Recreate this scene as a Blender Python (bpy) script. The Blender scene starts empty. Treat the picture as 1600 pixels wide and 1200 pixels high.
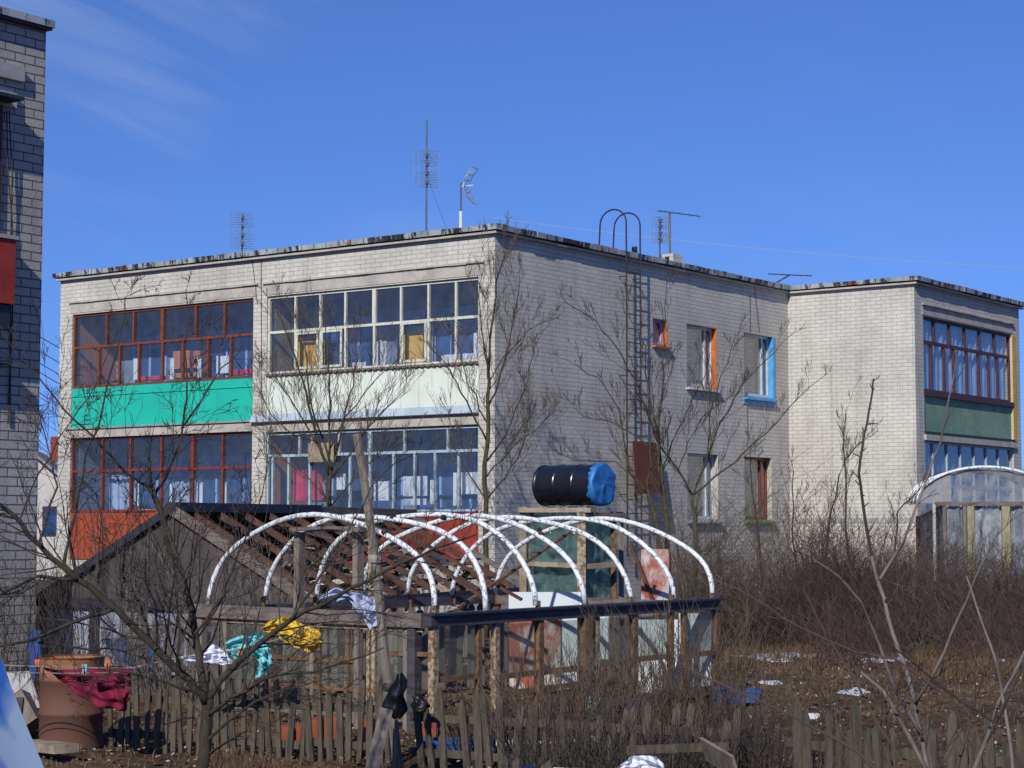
import bpy, bmesh, math, random
from mathutils import Vector, Matrix, noise
R = math.radians
sc = bpy.context.scene
C = sc.collection
rng = random.Random(11)

# ------------------------------------------------------------------ camera, sky, sun, exposure
FPX = 3040.0
TH = math.atan(225.0 / FPX)
CAMZ = 1.9
cam_d = bpy.data.cameras.new('camera')
cam = bpy.data.objects.new('camera', cam_d); C.objects.link(cam)
cam.location = (0, 0, CAMZ)
cam.rotation_euler = (math.pi / 2 + TH, 0, 0)
cam_d.sensor_width = 36.0
cam_d.lens = 36.0 * FPX / 1600.0
cam_d.clip_start = 0.1; cam_d.clip_end = 3000
sc.camera = cam

LD = Vector((1.000, 2.850, -2.05)).normalized()      # direction the sunlight travels
SUN = -LD
elev = math.asin(SUN.z); az = math.atan2(SUN.x, SUN.y)
world = bpy.data.worlds.new('World'); sc.world = world
world.use_nodes = True
nt = world.node_tree; N = nt.nodes; L = nt.links
N.clear()
wo = N.new('ShaderNodeOutputWorld'); bg = N.new('ShaderNodeBackground')
sky = N.new('ShaderNodeTexSky'); sky.sky_type = 'NISHITA'; sky.sun_disc = False
sky.sun_elevation = elev; sky.sun_rotation = az
sky.altitude = 0; sky.air_density = 1.0; sky.dust_density = 0.1; sky.ozone_density = 3.5
tg = N.new('ShaderNodeTexCoord'); va = N.new('ShaderNodeVectorMath'); va.operation = 'ADD'; va.inputs[1].default_value = (0, 0, .10)
vn = N.new('ShaderNodeVectorMath'); vn.operation = 'NORMALIZE'; L.new(tg.outputs['Generated'], va.inputs[0]); L.new(va.outputs[0], vn.inputs[0]); L.new(vn.outputs[0], sky.inputs[0])
tint = N.new('ShaderNodeMix'); tint.data_type = 'RGBA'; tint.blend_type = 'MULTIPLY'
tint.inputs[0].default_value = 1.0
L.new(sky.outputs[0], tint.inputs[6]); tint.inputs[7].default_value = (0.56, 0.78, 1.30, 1)
# thin cirrus
tc = N.new('ShaderNodeTexCoord'); mp = N.new('ShaderNodeMapping')
mp.inputs['Scale'].default_value = (2.2, 2.0, 15)
mr = N.new('ShaderNodeMapping'); mr.inputs['Rotation'].default_value = (0, R(-21), 0)
L.new(tc.outputs['Generated'], mr.inputs[0]); L.new(mr.outputs[0], mp.inputs[0])
nz = N.new('ShaderNodeTexNoise'); nz.inputs['Scale'].default_value = 2.2; nz.inputs['Detail'].default_value = 7
nz.inputs['Roughness'].default_value = .55; nz.inputs['Distortion'].default_value = .5
L.new(mp.outputs[0], nz.inputs[0])
n2 = N.new('ShaderNodeTexNoise'); n2.inputs['Scale'].default_value = 5.5; n2.inputs['Detail'].default_value = 1
L.new(tc.outputs['Generated'], n2.inputs[0])
mul = N.new('ShaderNodeMath'); mul.operation = 'MULTIPLY'
r1 = N.new('ShaderNodeMapRange'); r1.inputs[1].default_value = .44; r1.inputs[2].default_value = .80
r2 = N.new('ShaderNodeMapRange'); r2.inputs[1].default_value = .36; r2.inputs[2].default_value = .62; r2.inputs[4].default_value = .5
L.new(nz.outputs[0], r1.inputs[0]); L.new(n2.outputs[0], r2.inputs[0])
sx = N.new('ShaderNodeSeparateXYZ'); L.new(tc.outputs['Generated'], sx.inputs[0])
r3 = N.new('ShaderNodeMapRange'); r3.inputs[1].default_value = .10; r3.inputs[2].default_value = -.12; r3.inputs[3].default_value = .12; r3.inputs[4].default_value = 1.0
L.new(sx.outputs[0], r3.inputs[0]); m3 = N.new('ShaderNodeMath'); m3.operation = 'MULTIPLY'; L.new(r3.outputs[0], m3.inputs[0]); L.new(r2.outputs[0], m3.inputs[1])
L.new(r1.outputs[0], mul.inputs[0]); L.new(m3.outputs[0], mul.inputs[1])
cl = N.new('ShaderNodeMix'); cl.data_type = 'RGBA'
L.new(mul.outputs[0], cl.inputs[0]); L.new(tint.outputs[2], cl.inputs[6]); cl.inputs[7].default_value = (5.2, 6.0, 7.6, 1)
L.new(cl.outputs[2], bg.inputs[0]); bg.inputs[1].default_value = 0.10
L.new(bg.outputs[0], wo.inputs[0])

sd = bpy.data.lights.new('sun', 'SUN'); sd.energy = 4.3; sd.angle = R(.5); sd.color = (1.0, .958, .88)
so = bpy.data.objects.new('sun', sd); C.objects.link(so)
so.rotation_euler = LD.to_track_quat('-Z', 'Y').to_euler()
so.location = (-5, -10, 30)
sc.view_settings.view_transform = 'Standard'; sc.view_settings.look = 'None'
sc.view_settings.exposure = 0.0; sc.view_settings.gamma = 1.0; sc.view_settings.use_curve_mapping = False
sc.cycles.max_bounces = 7; sc.cycles.transparent_max_bounces = 24
sc.cycles.caustics_reflective = False; sc.cycles.caustics_refractive = False

# ------------------------------------------------------------------ measuring helpers
cT, sT = math.cos(TH), math.sin(TH)
def ray(u, v):
    up = 600 - v
    return Vector((u - 800, FPX * cT - up * sT, FPX * sT + up * cT))
def P(u, v, Y):
    r = ray(u, v); return Vector((0, 0, CAMZ)) + r * (Y / r.y)
def G(u, Y, z=0.0):            # ground point seen in column u at depth Y
    return Vector(((u - 800) / FPX * Y, Y, z))
CX, CY = -.33, 37.3
_l = math.hypot(.586, .81)
AX = (.586 / _l, .81 / _l); BX = (-AX[1], AX[0])
PHI = math.atan2(AX[1], AX[0])
def hit(u, v, plane, val):
    r = ray(u, v)
    a = r.x * AX[0] + r.y * AX[1]; b = r.x * BX[0] + r.y * BX[1]
    ca = CX * AX[0] + CY * AX[1]; cb = CX * BX[0] + CY * BX[1]
    t = (val + ca) / a if plane == 'x' else (val + cb) / b
    return (t * a - ca, t * b - cb, t * r.z + CAMZ)
def FY(u, v=560): return hit(u, v, 'x', 0)[1]
def FZ(u, v): return hit(u, v, 'x', 0)[2]
def GXc(u, v=600): return hit(u, v, 'y', 0)[0]
def GZ(u, v): return hit(u, v, 'y', 0)[2]
def HXc(u, v=600): return hit(u, v, 'y', -3.27)[0]
def HZ(u, v): return hit(u, v, 'y', -3.27)[2]

# ------------------------------------------------------------------ materials
def newmat(name):
    m = bpy.data.materials.new(name); m.use_nodes = True
    n = m.node_tree.nodes; b = n['Principled BSDF']; return m, n, m.node_tree.links, b
def mixc(n, l, fac, a, b, blend='MIX'):
    x = n.new('ShaderNodeMix'); x.data_type = 'RGBA'; x.blend_type = blend
    for s, v in ((0, fac), (6, a), (7, b)):
        if hasattr(v, 'is_output'): l.new(v, x.inputs[s])
        elif s == 0: x.inputs[0].default_value = v
        else: x.inputs[s].default_value = (v[0], v[1], v[2], 1)
    return x.outputs[2]
def noi(n, l, vec, scale, detail=4, rough=.55):
    t = n.new('ShaderNodeTexNoise'); t.inputs['Scale'].default_value = scale
    t.inputs['Detail'].default_value = detail; t.inputs['Roughness'].default_value = rough
    if vec: l.new(vec, t.inputs[0])
    return t.outputs[0]
def ramp(n, l, src, a, b, lo=0, hi=1):
    t = n.new('ShaderNodeMapRange'); t.inputs[1].default_value = a; t.inputs[2].default_value = b
    t.inputs[3].default_value = lo; t.inputs[4].default_value = hi; l.new(src, t.inputs[0]); return t.outputs[0]
def obvec(n, l, scale=(1, 1, 1)):
    t = n.new('ShaderNodeTexCoord'); m = n.new('ShaderNodeMapping'); m.inputs['Scale'].default_value = scale
    l.new(t.outputs['Object'], m.inputs[0]); return m.outputs[0]
def bump(n, l, b, src, strength, dist=.01):
    t = n.new('ShaderNodeBump'); t.inputs['Strength'].default_value = strength; t.inputs['Distance'].default_value = dist
    l.new(src, t.inputs['Height']); l.new(t.outputs[0], b.inputs['Normal'])
def mat(name, col, col2=None, rough=.75, scale=6, stretch=(1, 1, 1), lo=.42, hi=.62, bmp=.25, metal=0, fine=.25, spec=.3):
    m, n, l, b = newmat(name)
    col2 = col2 or tuple(c * .62 for c in col)
    v = obvec(n, l, stretch)
    f = ramp(n, l, noi(n, l, v, scale, 6, .6), lo, hi)
    c = mixc(n, l, f, col, col2)
    g = noi(n, l, v, scale * 7, 3)
    c = mixc(n, l, ramp(n, l, g, .3, .75, 0, fine), c, tuple(x * .35 for x in col2))
    l.new(c, b.inputs['Base Color'])
    b.inputs['Roughness'].default_value = rough; b.inputs['Metallic'].default_value = metal
    b.inputs['Specular IOR Level'].default_value = spec
    if bmp: bump(n, l, b, g, bmp, .01)
    return m

def brick_mat(name, base, dark, mortar, bw=.262, rh=.0885, ms=.008):
    m, n, l, b = newmat(name)
    t = n.new('ShaderNodeTexCoord'); s = n.new('ShaderNodeSeparateXYZ'); l.new(t.outputs['Object'], s.inputs[0])
    ad = n.new('ShaderNodeMath'); l.new(s.outputs[0], ad.inputs[0]); l.new(s.outputs[1], ad.inputs[1])
    cb = n.new('ShaderNodeCombineXYZ'); l.new(ad.outputs[0], cb.inputs[0]); l.new(s.outputs[2], cb.inputs[1])
    nd = n.new('ShaderNodeTexNoise'); nd.inputs['Scale'].default_value = 1.3; nd.inputs['Detail'].default_value = 2
    l.new(t.outputs['Object'], nd.inputs[0])
    vm = n.new('ShaderNodeVectorMath'); vm.operation = 'MULTIPLY_ADD'; l.new(nd.outputs['Color'], vm.inputs[0])
    vm.inputs[1].default_value = (.03, .022, 0); l.new(cb.outputs[0], vm.inputs[2])
    bt = n.new('ShaderNodeTexBrick'); l.new(vm.outputs[0], bt.inputs[0])
    bt.inputs['Scale'].default_value = 1; bt.inputs['Mortar Size'].default_value = ms
    bt.inputs['Mortar Smooth'].default_value = .5; bt.inputs['Brick Width'].default_value = bw
    bt.inputs['Row Height'].default_value = rh; bt.inputs['Bias'].default_value = -.2
    bt.inputs['Color1'].default_value = (*base, 1); bt.inputs['Color2'].default_value = (*dark, 1)
    bt.inputs['Mortar'].default_value = (*mortar, 1)
    big = ramp(n, l, noi(n, l, t.outputs['Object'], .6, 6, .65), .38, .66)
    c = mixc(n, l, big, bt.outputs[0], (.76, .74, .74), 'MULTIPLY')
    # rain stains running down
    v2 = obvec(n, l, (3.2, 3.2, .22))
    st = ramp(n, l, noi(n, l, v2, 1.6, 5, .62), .50, .74, 0, .5)
    c = mixc(n, l, st, c, tuple(x * .50 for x in dark))
    sz = n.new('ShaderNodeMath'); sz.operation = 'MULTIPLY_ADD'; l.new(noi(n, l, t.outputs['Object'], 1.1, 5, .7), sz.inputs[0]); sz.inputs[1].default_value = 2.2; l.new(s.outputs[2], sz.inputs[2])
    c = mixc(n, l, ramp(n, l, sz.outputs[0], 3.1, 1.6, 0, .45), c, tuple(x * .55 for x in dark))
    fn = noi(n, l, t.outputs['Object'], 38, 4)
    c = mixc(n, l, ramp(n, l, fn, .35, .8, 0, .30), c, tuple(x * .55 for x in base))
    # pale efflorescence
    ef = ramp(n, l, noi(n, l, t.outputs['Object'], 2.7, 6, .7), .60, .74, 0, .35)
    c = mixc(n, l, ef, c, tuple(min(.8, x * 1.25) for x in base))
    l.new(c, b.inputs['Base Color']); b.inputs['Roughness'].default_value = .9; b.inputs['Specular IOR Level'].default_value = .15
    iv = n.new('ShaderNodeMath'); iv.operation = 'MULTIPLY_ADD'; l.new(bt.outputs['Fac'], iv.inputs[0]); iv.inputs[1].default_value = -1
    l.new(fn, iv.inputs[2]); bump(n, l, b, iv.outputs[0], .55, .012)
    return m

M = {}
M['brick'] = brick_mat('silicate_brick', (.62, .595, .53), (.56, .535, .475), (.35, .33, .295))
M['brick_near'] = brick_mat('silicate_brick_near', (.50, .475, .43), (.42, .40, .365), (.09, .085, .08), .319, .116, .011)
M['concrete'] = mat('concrete', (.50, .46, .40), (.38, .35, .31), .9, 3, fine=.3)
M['plinth'] = mat('plinth_plaster', (.40, .39, .38), (.30, .29, .28), .9, 3)
M['flash'] = None
def flash_mat():
    m, n, l, b = newmat('roof_flashing')
    t = n.new('ShaderNodeTexCoord'); s = n.new('ShaderNodeSeparateXYZ'); l.new(t.outputs['Object'], s.inputs[0])
    ad = n.new('ShaderNodeMath'); l.new(s.outputs[0], ad.inputs[0]); l.new(s.outputs[1], ad.inputs[1])
    cb = n.new('ShaderNodeCombineXYZ'); l.new(ad.outputs[0], cb.inputs[0]); 
    zz = n.new('ShaderNodeMath'); zz.operation = 'MULTIPLY'; zz.inputs[1].default_value = .25; l.new(s.outputs[2], zz.inputs[0]); l.new(zz.outputs[0], cb.inputs[1])
    a = noi(n, l, cb.outputs[0], 5.5, 5, .75)
    ar = noi(n, l, cb.outputs[0], .42, 3, .5)
    c = mixc(n, l, ramp(n, l, noi(n, l, cb.outputs[0], 2.2, 5), .4, .6), (.38, .41, .41), (.24, .27, .275))
    sm = n.new('ShaderNodeMath'); sm.operation = 'MULTIPLY_ADD'; l.new(ar, sm.inputs[0]); sm.inputs[1].default_value = .75; l.new(a, sm.inputs[2])
    c = mixc(n, l, ramp(n, l, sm.outputs[0], .89, .94), c, (.02, .018, .02))
    a2 = noi(n, l, cb.outputs[0], 3.7, 6, .8)
    sm2 = n.new('ShaderNodeMath'); sm2.operation = 'MULTIPLY_ADD'; l.new(noi(n, l, cb.outputs[0], .33, 2), sm2.inputs[0]); sm2.inputs[1].default_value = 1.0; l.new(a2, sm2.inputs[2])
    c = mixc(n, l, ramp(n, l, sm2.outputs[0], 1.10, 1.16), c, (.20, .06, .03))
    l.new(c, b.inputs['Base Color']); b.inputs['Roughness'].default_value = .6
    return m
M['flash'] = flash_mat()
M['teal'] = mat('teal_panel', (.008, .50, .38), (.006, .45, .34), .6, 1.5, fine=.08, bmp=.1)
M['cream'] = mat('cream_panel', (.70, .74, .62), (.63, .67, .56), .6, 1.5, (1, 3, .4), fine=.10, bmp=.1)
def runs_mat(name, col, run, amt, lo=.60):
    m, n, l, b = newmat(name); v = obvec(n, l, (1, 2.6, .22)); v1 = obvec(n, l)
    c = mixc(n, l, ramp(n, l, noi(n, l, v1, .9, 5), .35, .7), col, tuple(x * .84 for x in col))
    c = mixc(n, l, ramp(n, l, noi(n, l, v, 2.6, 6, .65), lo, lo + .14, 0, amt), c, run)
    l.new(c, b.inputs['Base Color']); b.inputs['Roughness'].default_value = .6; bump(n, l, b, noi(n, l, v1, 1.7, 3), .25, .04); return m
M['teal'] = runs_mat('teal_panel', (.008, .48, .36), (.03, .24, .18), .35)
M['cream'] = runs_mat('cream_panel', (.70, .76, .67), (.40, .36, .26), .55, .56)
M['greenpanel0'] = M['teal']
M['redpanel'] = mat('red_panel', (.36, .07, .03), (.28, .055, .025), .6, 2, (1, 5, .5), fine=.15)
M['redpanel2'] = mat('dark_red_panel', (.34, .045, .028), (.26, .036, .022), .6, 2, (1, 5, .5), fine=.15)
M['greenpanel'] = mat('green_panel', (.24, .36, .25), (.17, .29, .19), .7, 1.3, fine=.3)
M['bluegrey'] = mat('blue_grey_metal', (.42, .50, .56), (.34, .42, .48), .5, 2, fine=.25)
M['fr_brown'] = mat('brown_frame', (.23, .062, .025), (.16, .042, .018), .55, 9)
M['fr_red'] = mat('red_brown_frame', (.25, .045, .027), (.18, .034, .021), .55, 9)
M['fr_cream'] = mat('cream_frame', (.66, .67, .56), (.56, .57, .47), .55, 9)
M['fr_blue'] = mat('pale_blue_frame', (.40, .50, .57), (.31, .40, .47), .55, 9)
M['fr_dark'] = mat('dark_maroon_frame', (.10, .035, .04), (.06, .025, .028), .55, 9)
M['white'] = mat('white_paint', (.74, .74, .72), (.62, .62, .60), .5, 6, fine=.15)
M['fr_white'] = mat('white_frame', (.60, .64, .68), (.5, .54, .58), .5, 6, fine=.15)
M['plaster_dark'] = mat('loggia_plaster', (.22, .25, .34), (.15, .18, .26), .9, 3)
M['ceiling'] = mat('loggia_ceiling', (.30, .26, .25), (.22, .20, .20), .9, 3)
M['in_shade_blue'] = mat('shade_tinted_inner_frame', (.32, .48, .78), (.25, .38, .66), .6, 3)  # pale frames; the blue cast of loggia shade is put into their colour
M['inglass'] = mat('dark_inner_glass', (.05, .10, .24), (.025, .055, .15), .12, 1.5, bmp=0, spec=.8)
M['partition'] = mat('orange_partition', (.50, .20, .085), (.42, .16, .07), .7, 2, (1, 1, .3))
M['ochre'] = mat('ochre_board', (.74, .42, .05), (.64, .35, .04), .6, 3, (1, 1, .3), fine=.15)
M['ochre_dull'] = mat('dull_ochre_partition', (.36, .24, .09), (.28, .19, .07), .7, 3)
M['curtain'] = mat('white_curtain', (.72, .74, .76), (.6, .62, .66), .8, 4, (6, 6, .3), fine=.1)
M['lace'] = mat('blue_lace_curtain', (.42, .50, .66), (.24, .31, .52), .8, 5, (3, 3, .35), .45, .58, fine=.2)
M['pink'] = mat('red_blanket', (.66, .035, .09), (.5, .02, .06), .8, 4)
M['orange'] = mat('orange_paint', (.60, .17, .035), (.46, .12, .025), .55, 6)
M['blue'] = mat('sky_blue_paint', (.10, .38, .66), (.07, .30, .56), .5, 6, fine=.12)
M['yellow'] = mat('yellow_paint', (.72, .44, .03), (.62, .36, .02), .6, 5)
M['green'] = mat('green_paint', (.10, .26, .10), (.07, .2, .08), .6, 5)
M['iron'] = mat('dark_iron', (.035, .033, .04), (.055, .04, .038), .6, 12, metal=.2)
M['mast'] = mat('antenna_metal', (.13, .16, .22), (.08, .10, .15), .5, 10, metal=.3)
M['alu'] = mat('aluminium_rod', (.48, .54, .62), (.38, .43, .52), .4, 10, metal=.5, bmp=0)
M['alu_dark'] = mat('dull_antenna_rod', (.24, .30, .42), (.19, .24, .35), .5, 10, metal=.2, bmp=0)
M['rustsheet'] = mat('rust_red_sheet', (.15, .045, .03), (.10, .034, .025), .7, 4)
M['tar'] = mat('tarred_black', (.025, .03, .05), (.015, .018, .03), .55, 6, spec=.5)
M['felt'] = mat('dark_roofing_felt', (.095, .078, .076), (.05, .044, .047), .9, 2.5, (3, 3, .5), fine=.5, bmp=.6)
M['greywood'] = mat('grey_weathered_wood', (.26, .215, .175), (.15, .125, .10), .85, 3, (7, 7, .8), fine=.5, bmp=.5)
M['greywood_x'] = mat('grey_weathered_beam', (.22, .18, .155), (.11, .09, .08), .85, 3, (1.2, 1.2, 9), fine=.5, bmp=.5)
M['darkbeam'] = mat('dark_weathered_beam', (.085, .078, .092), (.04, .036, .045), .7, 3, (1.2, 1.2, 9), fine=.5, bmp=.5)
M['fence'] = mat('fence_wood', (.12, .098, .070), (.055, .046, .034), .9, 4, (6, 6, .7), fine=.55, bmp=.5)
M['fence_far'] = mat('far_fence_wood', (.20, .17, .145), (.12, .10, .085), .9, 4, (6, 6, .7), fine=.4)
M['brownwood'] = mat('brown_rafter_wood', (.12, .06, .042), (.06, .036, .028), .85, 4, (3, 3, 3), fine=.45)
M['rawwood'] = mat('pale_raw_wood', (.38, .31, .22), (.22, .17, .12), .85, 5, fine=.35)
M['rustframe'] = mat('rusty_sash_wood', (.22, .125, .065), (.10, .052, .03), .8, 9, (2, 2, 2), .4, .6, fine=.4)
M['paleframe'] = mat('pale_peeling_sash', (.42, .35, .23), (.17, .10, .055), .8, 11, (2, 2, 2), .42, .58, fine=.35)
M['rust'] = mat('brown_rust', (.17, .062, .034), (.115, .045, .028), .8, 3, fine=.35)
M['blackpaint'] = mat('black_gloss_drum', (.006, .008, .016), (.010, .012, .02), .3, 4, fine=.1, bmp=.05, spec=.7)
M['bluetarp'] = mat('blue_tarpaulin', (.03, .20, .52), (.018, .12, .38), .4, 7, fine=.2, bmp=.9, spec=.5)
M['board_white'] = mat('white_board', (.62, .66, .68), (.54, .58, .61), .55, 4, fine=.15)
M['bark'] = mat('bark', (.068, .055, .038), (.034, .029, .024), .9, 8, (4, 4, .8), fine=.5, bmp=.6)
M['bark_l'] = mat('olive_bark', (.095, .080, .040), (.048, .042, .026), .9, 8, (4, 4, .8), fine=.4, bmp=.5)
M['twig'] = mat('twig', (.055, .042, .035), (.035, .028, .024), .8, 8, bmp=0)
M['twig_l'] = mat('lime_twig', (.10, .075, .052), (.07, .052, .036), .8, 8, bmp=0)
M['twig_red'] = mat('reddish_brush', (.085, .048, .038), (.055, .042, .036), .8, .8, bmp=0)
M['twig_grey'] = mat('grey_stem', (.19, .155, .135), (.09, .072, .062), .7, 6, bmp=0)
M['maroon'] = mat('maroon_cloth', (.20, .010, .04), (.15, .008, .03), .85, 4, fine=.2)
M['turq'] = mat('turquoise_cloth', (.20, .55, .58), (.15, .47, .50), .8, 4, fine=.12)
M['whitecloth'] = mat('white_cloth', (.66, .68, .76), (.6, .62, .72), .8, 4, fine=.05)
M['lilac'] = mat('pale_grey_cloth', (.42, .46, .60), (.34, .38, .55), .8, 4, fine=.15)
M['blackcloth'] = mat('black_plastic_bag', (.008, .008, .01), (.012, .012, .015), .45, 4)
M['rope'] = mat('line_rope', (.30, .27, .24), (.2, .18, .16), .9, 10, bmp=0)
M['wire'] = mat('pale_wire', (.42, .45, .52), (.36, .4, .47), .6, 10, bmp=0)
M['wire_dk'] = mat('dark_wire', (.05, .06, .09), (.04, .05, .07), .6, 10, bmp=0)
M['housewhite'] = mat('white_house_wall', (.60, .56, .53), (.5, .47, .45), .9, 2)
M['slate'] = mat('grey_slate', (.33, .32, .33), (.25, .25, .26), .85, 2, fine=.4)
M['crateblue'] = mat('blue_plastic', (.04, .085, .27), (.03, .065, .21), .4, 4)
M['brickred'] = mat('orange_red_brick', (.30, .065, .03), (.22, .05, .025), .8, 5)
M['straw'] = mat('dry_straw', (.20, .13, .075), (.12, .075, .045), .9, 1.2, bmp=0)
M['straw2'] = mat('rusty_dry_fern', (.17, .105, .06), (.095, .06, .035), .9, 1.5, bmp=0)
M['snow'] = mat('old_snow', (.58, .61, .68), (.40, .42, .47), .7, 4, fine=.12)
M['litter'] = mat('pale_litter', (.45, .40, .33), (.28, .22, .16), .9, 3, bmp=0)
M['gold'] = None

def white_hoop_mat():
    m, n, l, b = newmat('white_flaking_hoop')
    v = obvec(n, l)
    c = mixc(n, l, ramp(n, l, noi(n, l, v, 26, 5, .75), .53, .60), (.70, .72, .72), (.12, .13, .18))
    l.new(c, b.inputs['Base Color']); b.inputs['Roughness'].default_value = .5
    return m
M['hoop'] = white_hoop_mat()
def check_cloth():
    m, n, l, b = newmat('yellow_dotted_cloth')
    v = obvec(n, l, (1, 1, 1))
    vo = n.new('ShaderNodeTexVoronoi'); vo.inputs['Scale'].default_value = 70; vo.inputs['Randomness'].default_value = .2
    l.new(v, vo.inputs[0])
    c = mixc(n, l, ramp(n, l, vo.outputs['Distance'], .45, .62), (.72, .47, .03), (.30, .20, .02))
    l.new(c, b.inputs['Base Color']); b.inputs['Roughness'].default_value = .8
    return m
M['gold'] = check_cloth()
def redwhite():
    m, n, l, b = newmat('worn_red_white_board')
    v = obvec(n, l, (1, 1, .6))
    c = mixc(n, l, ramp(n, l, noi(n, l, v, 2.6, 6, .6), .46, .56), (.30, .085, .05), (.50, .46, .45))
    l.new(c, b.inputs['Base Color']); b.inputs['Roughness'].default_value = .6
    return m
M['redwhite'] = redwhite()
def rustmark():
    m, n, l, b = newmat('white_board_rust_marks')
    v = obvec(n, l, (1, 1, 2))
    c = mixc(n, l, ramp(n, l, noi(n, l, v, 7, 3, .5), .69, .72), (.60, .64, .66), (.32, .10, .05))
    l.new(c, b.inputs['Base Color']); b.inputs['Roughness'].default_value = .5
    return m
M['rustmark'] = rustmark()
def glass(name, tcol=(.90, .94, .97), refl=1.0, dirt=.04, dcol=(.5, .5, .5), wob=.0):
    m, n, l, b = newmat(name); n.remove(b)
    out = [x for x in n if x.type == 'OUTPUT_MATERIAL'][0]
    tr = n.new('ShaderNodeBsdfTransparent'); tr.inputs[0].default_value = (*tcol, 1)
    gl = n.new('ShaderNodeBsdfGlossy'); gl.inputs['Roughness'].default_value = .02
    df = n.new('ShaderNodeBsdfDiffuse'); df.inputs[0].default_value = (*dcol, 1)
    lw = n.new('ShaderNodeLayerWeight'); lw.inputs[0].default_value = .5
    pw = n.new('ShaderNodeMath'); pw.operation = 'POWER'; l.new(lw.outputs['Facing'], pw.inputs[0]); pw.inputs[1].default_value = 4.0
    fr = n.new('ShaderNodeMath'); fr.operation = 'MULTIPLY_ADD'; l.new(pw.outputs[0], fr.inputs[0]); fr.inputs[1].default_value = .9; fr.inputs[2].default_value = .12
    v = obvec(n, l)
    nb = noi(n, l, v, 1.3, 2)
    bp = n.new('ShaderNodeBump'); bp.inputs['Strength'].default_value = .12 + wob; bp.inputs['Distance'].default_value = .02 + wob * .1
    l.new(nb if not wob else noi(n, l, v, 7, 4), bp.inputs['Height']); l.new(bp.outputs[0], gl.inputs['Normal'])
    mu = n.new('ShaderNodeMath'); mu.operation = 'MULTIPLY'; mu.inputs[1].default_value = refl * 1.0; mu.use_clamp = True
    l.new(fr.outputs[0], mu.inputs[0])
    a = n.new('ShaderNodeMixShader'); l.new(mu.outputs[0], a.inputs[0]); l.new(tr.outputs[0], a.inputs[1]); l.new(gl.outputs[0], a.inputs[2])
    d = n.new('ShaderNodeMixShader'); l.new(ramp(n, l, noi(n, l, v, 5, 5), .3, .75, dirt * .3, dirt * 1.8), d.inputs[0])
    l.new(a.outputs[0], d.inputs[1]); l.new(df.outputs[0], d.inputs[2])
    l.new(d.outputs[0], out.inputs[0]); return m
M['glass'] = glass('window_glass', dirt=.03)
M['glass_dirty'] = glass('dirty_glass', (.62, .70, .68), .7, .16, (.30, .30, .27))
M['film'] = glass('green_film', (.42, .56, .52), 1.4, .38, (.13, .22, .20), 1.4)
M['film_grey'] = glass('grey_film', (.50, .52, .55), .8, .75, (.20, .21, .23), .6)
M['film_grey'].name = 'grey_film'

def barrel_mat():
    m, n, l, b = newmat('rust_barrel')
    v = obvec(n, l)
    s = n.new('ShaderNodeSeparateXYZ'); l.new(v, s.inputs[0])
    a = n.new('ShaderNodeMath'); a.operation = 'MULTIPLY_ADD'; l.new(noi(n, l, v, 4, 5), a.inputs[0]); a.inputs[1].default_value = .25; l.new(s.outputs[2], a.inputs[2])
    c = mixc(n, l, ramp(n, l, a.outputs[0], .71, .77), (.115, .048, .030), (.28, .115, .042))
    c = mixc(n, l, ramp(n, l, noi(n, l, v, 12, 5), .5, .7, 0, .4), c, (.09, .035, .02))
    l.new(c, b.inputs['Base Color']); b.inputs['Roughness'].default_value = .8; return m
M['rustbarrel'] = barrel_mat()
def ground_mat():
    m, n, l, b = newmat('garden_soil')
    v = obvec(n, l)
    c = mixc(n, l, ramp(n, l, noi(n, l, v, .55, 5), .42, .6), (.070, .047, .032), (.165, .105, .058))
    c = mixc(n, l, ramp(n, l, noi(n, l, v, 9, 6, .7), .45, .65), c, (.045, .032, .024))
    c = mixc(n, l, ramp(n, l, noi(n, l, v, 30, 4, .7), .58, .68, 0, .8), c, (.30, .22, .13))
    l.new(c, b.inputs['Base Color']); b.inputs['Roughness'].default_value = .95; b.inputs['Specular IOR Level'].default_value = .1
    bump(n, l, b, noi(n, l, v, 14, 6, .7), .9, .06); return m
M['soil'] = ground_mat()

M['crateblue2'] = M['crateblue']
M['shedpanel'] = mat('pale_boarding_shadow_blue', (.30, .32, .40), (.22, .25, .36), .7, 2, (1, 1, .4))  # greyish white boards; blue of the shadow on them is mixed into the colour
M['paleyellow'] = mat('pale_yellow_post', (.34, .31, .18), (.26, .23, .13), .7, 5)
M['film_pale'] = glass('pale_film', (.55, .56, .58), .8, .8, (.30, .31, .33), .6)
M['film_roof'] = glass('roof_film', (.60, .62, .65), 1.0, .45, (.30, .31, .33), .9)
M['rustred'] = mat('faded_red_balcony', (.38, .045, .03), (.30, .035, .025), .7, 3)

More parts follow.
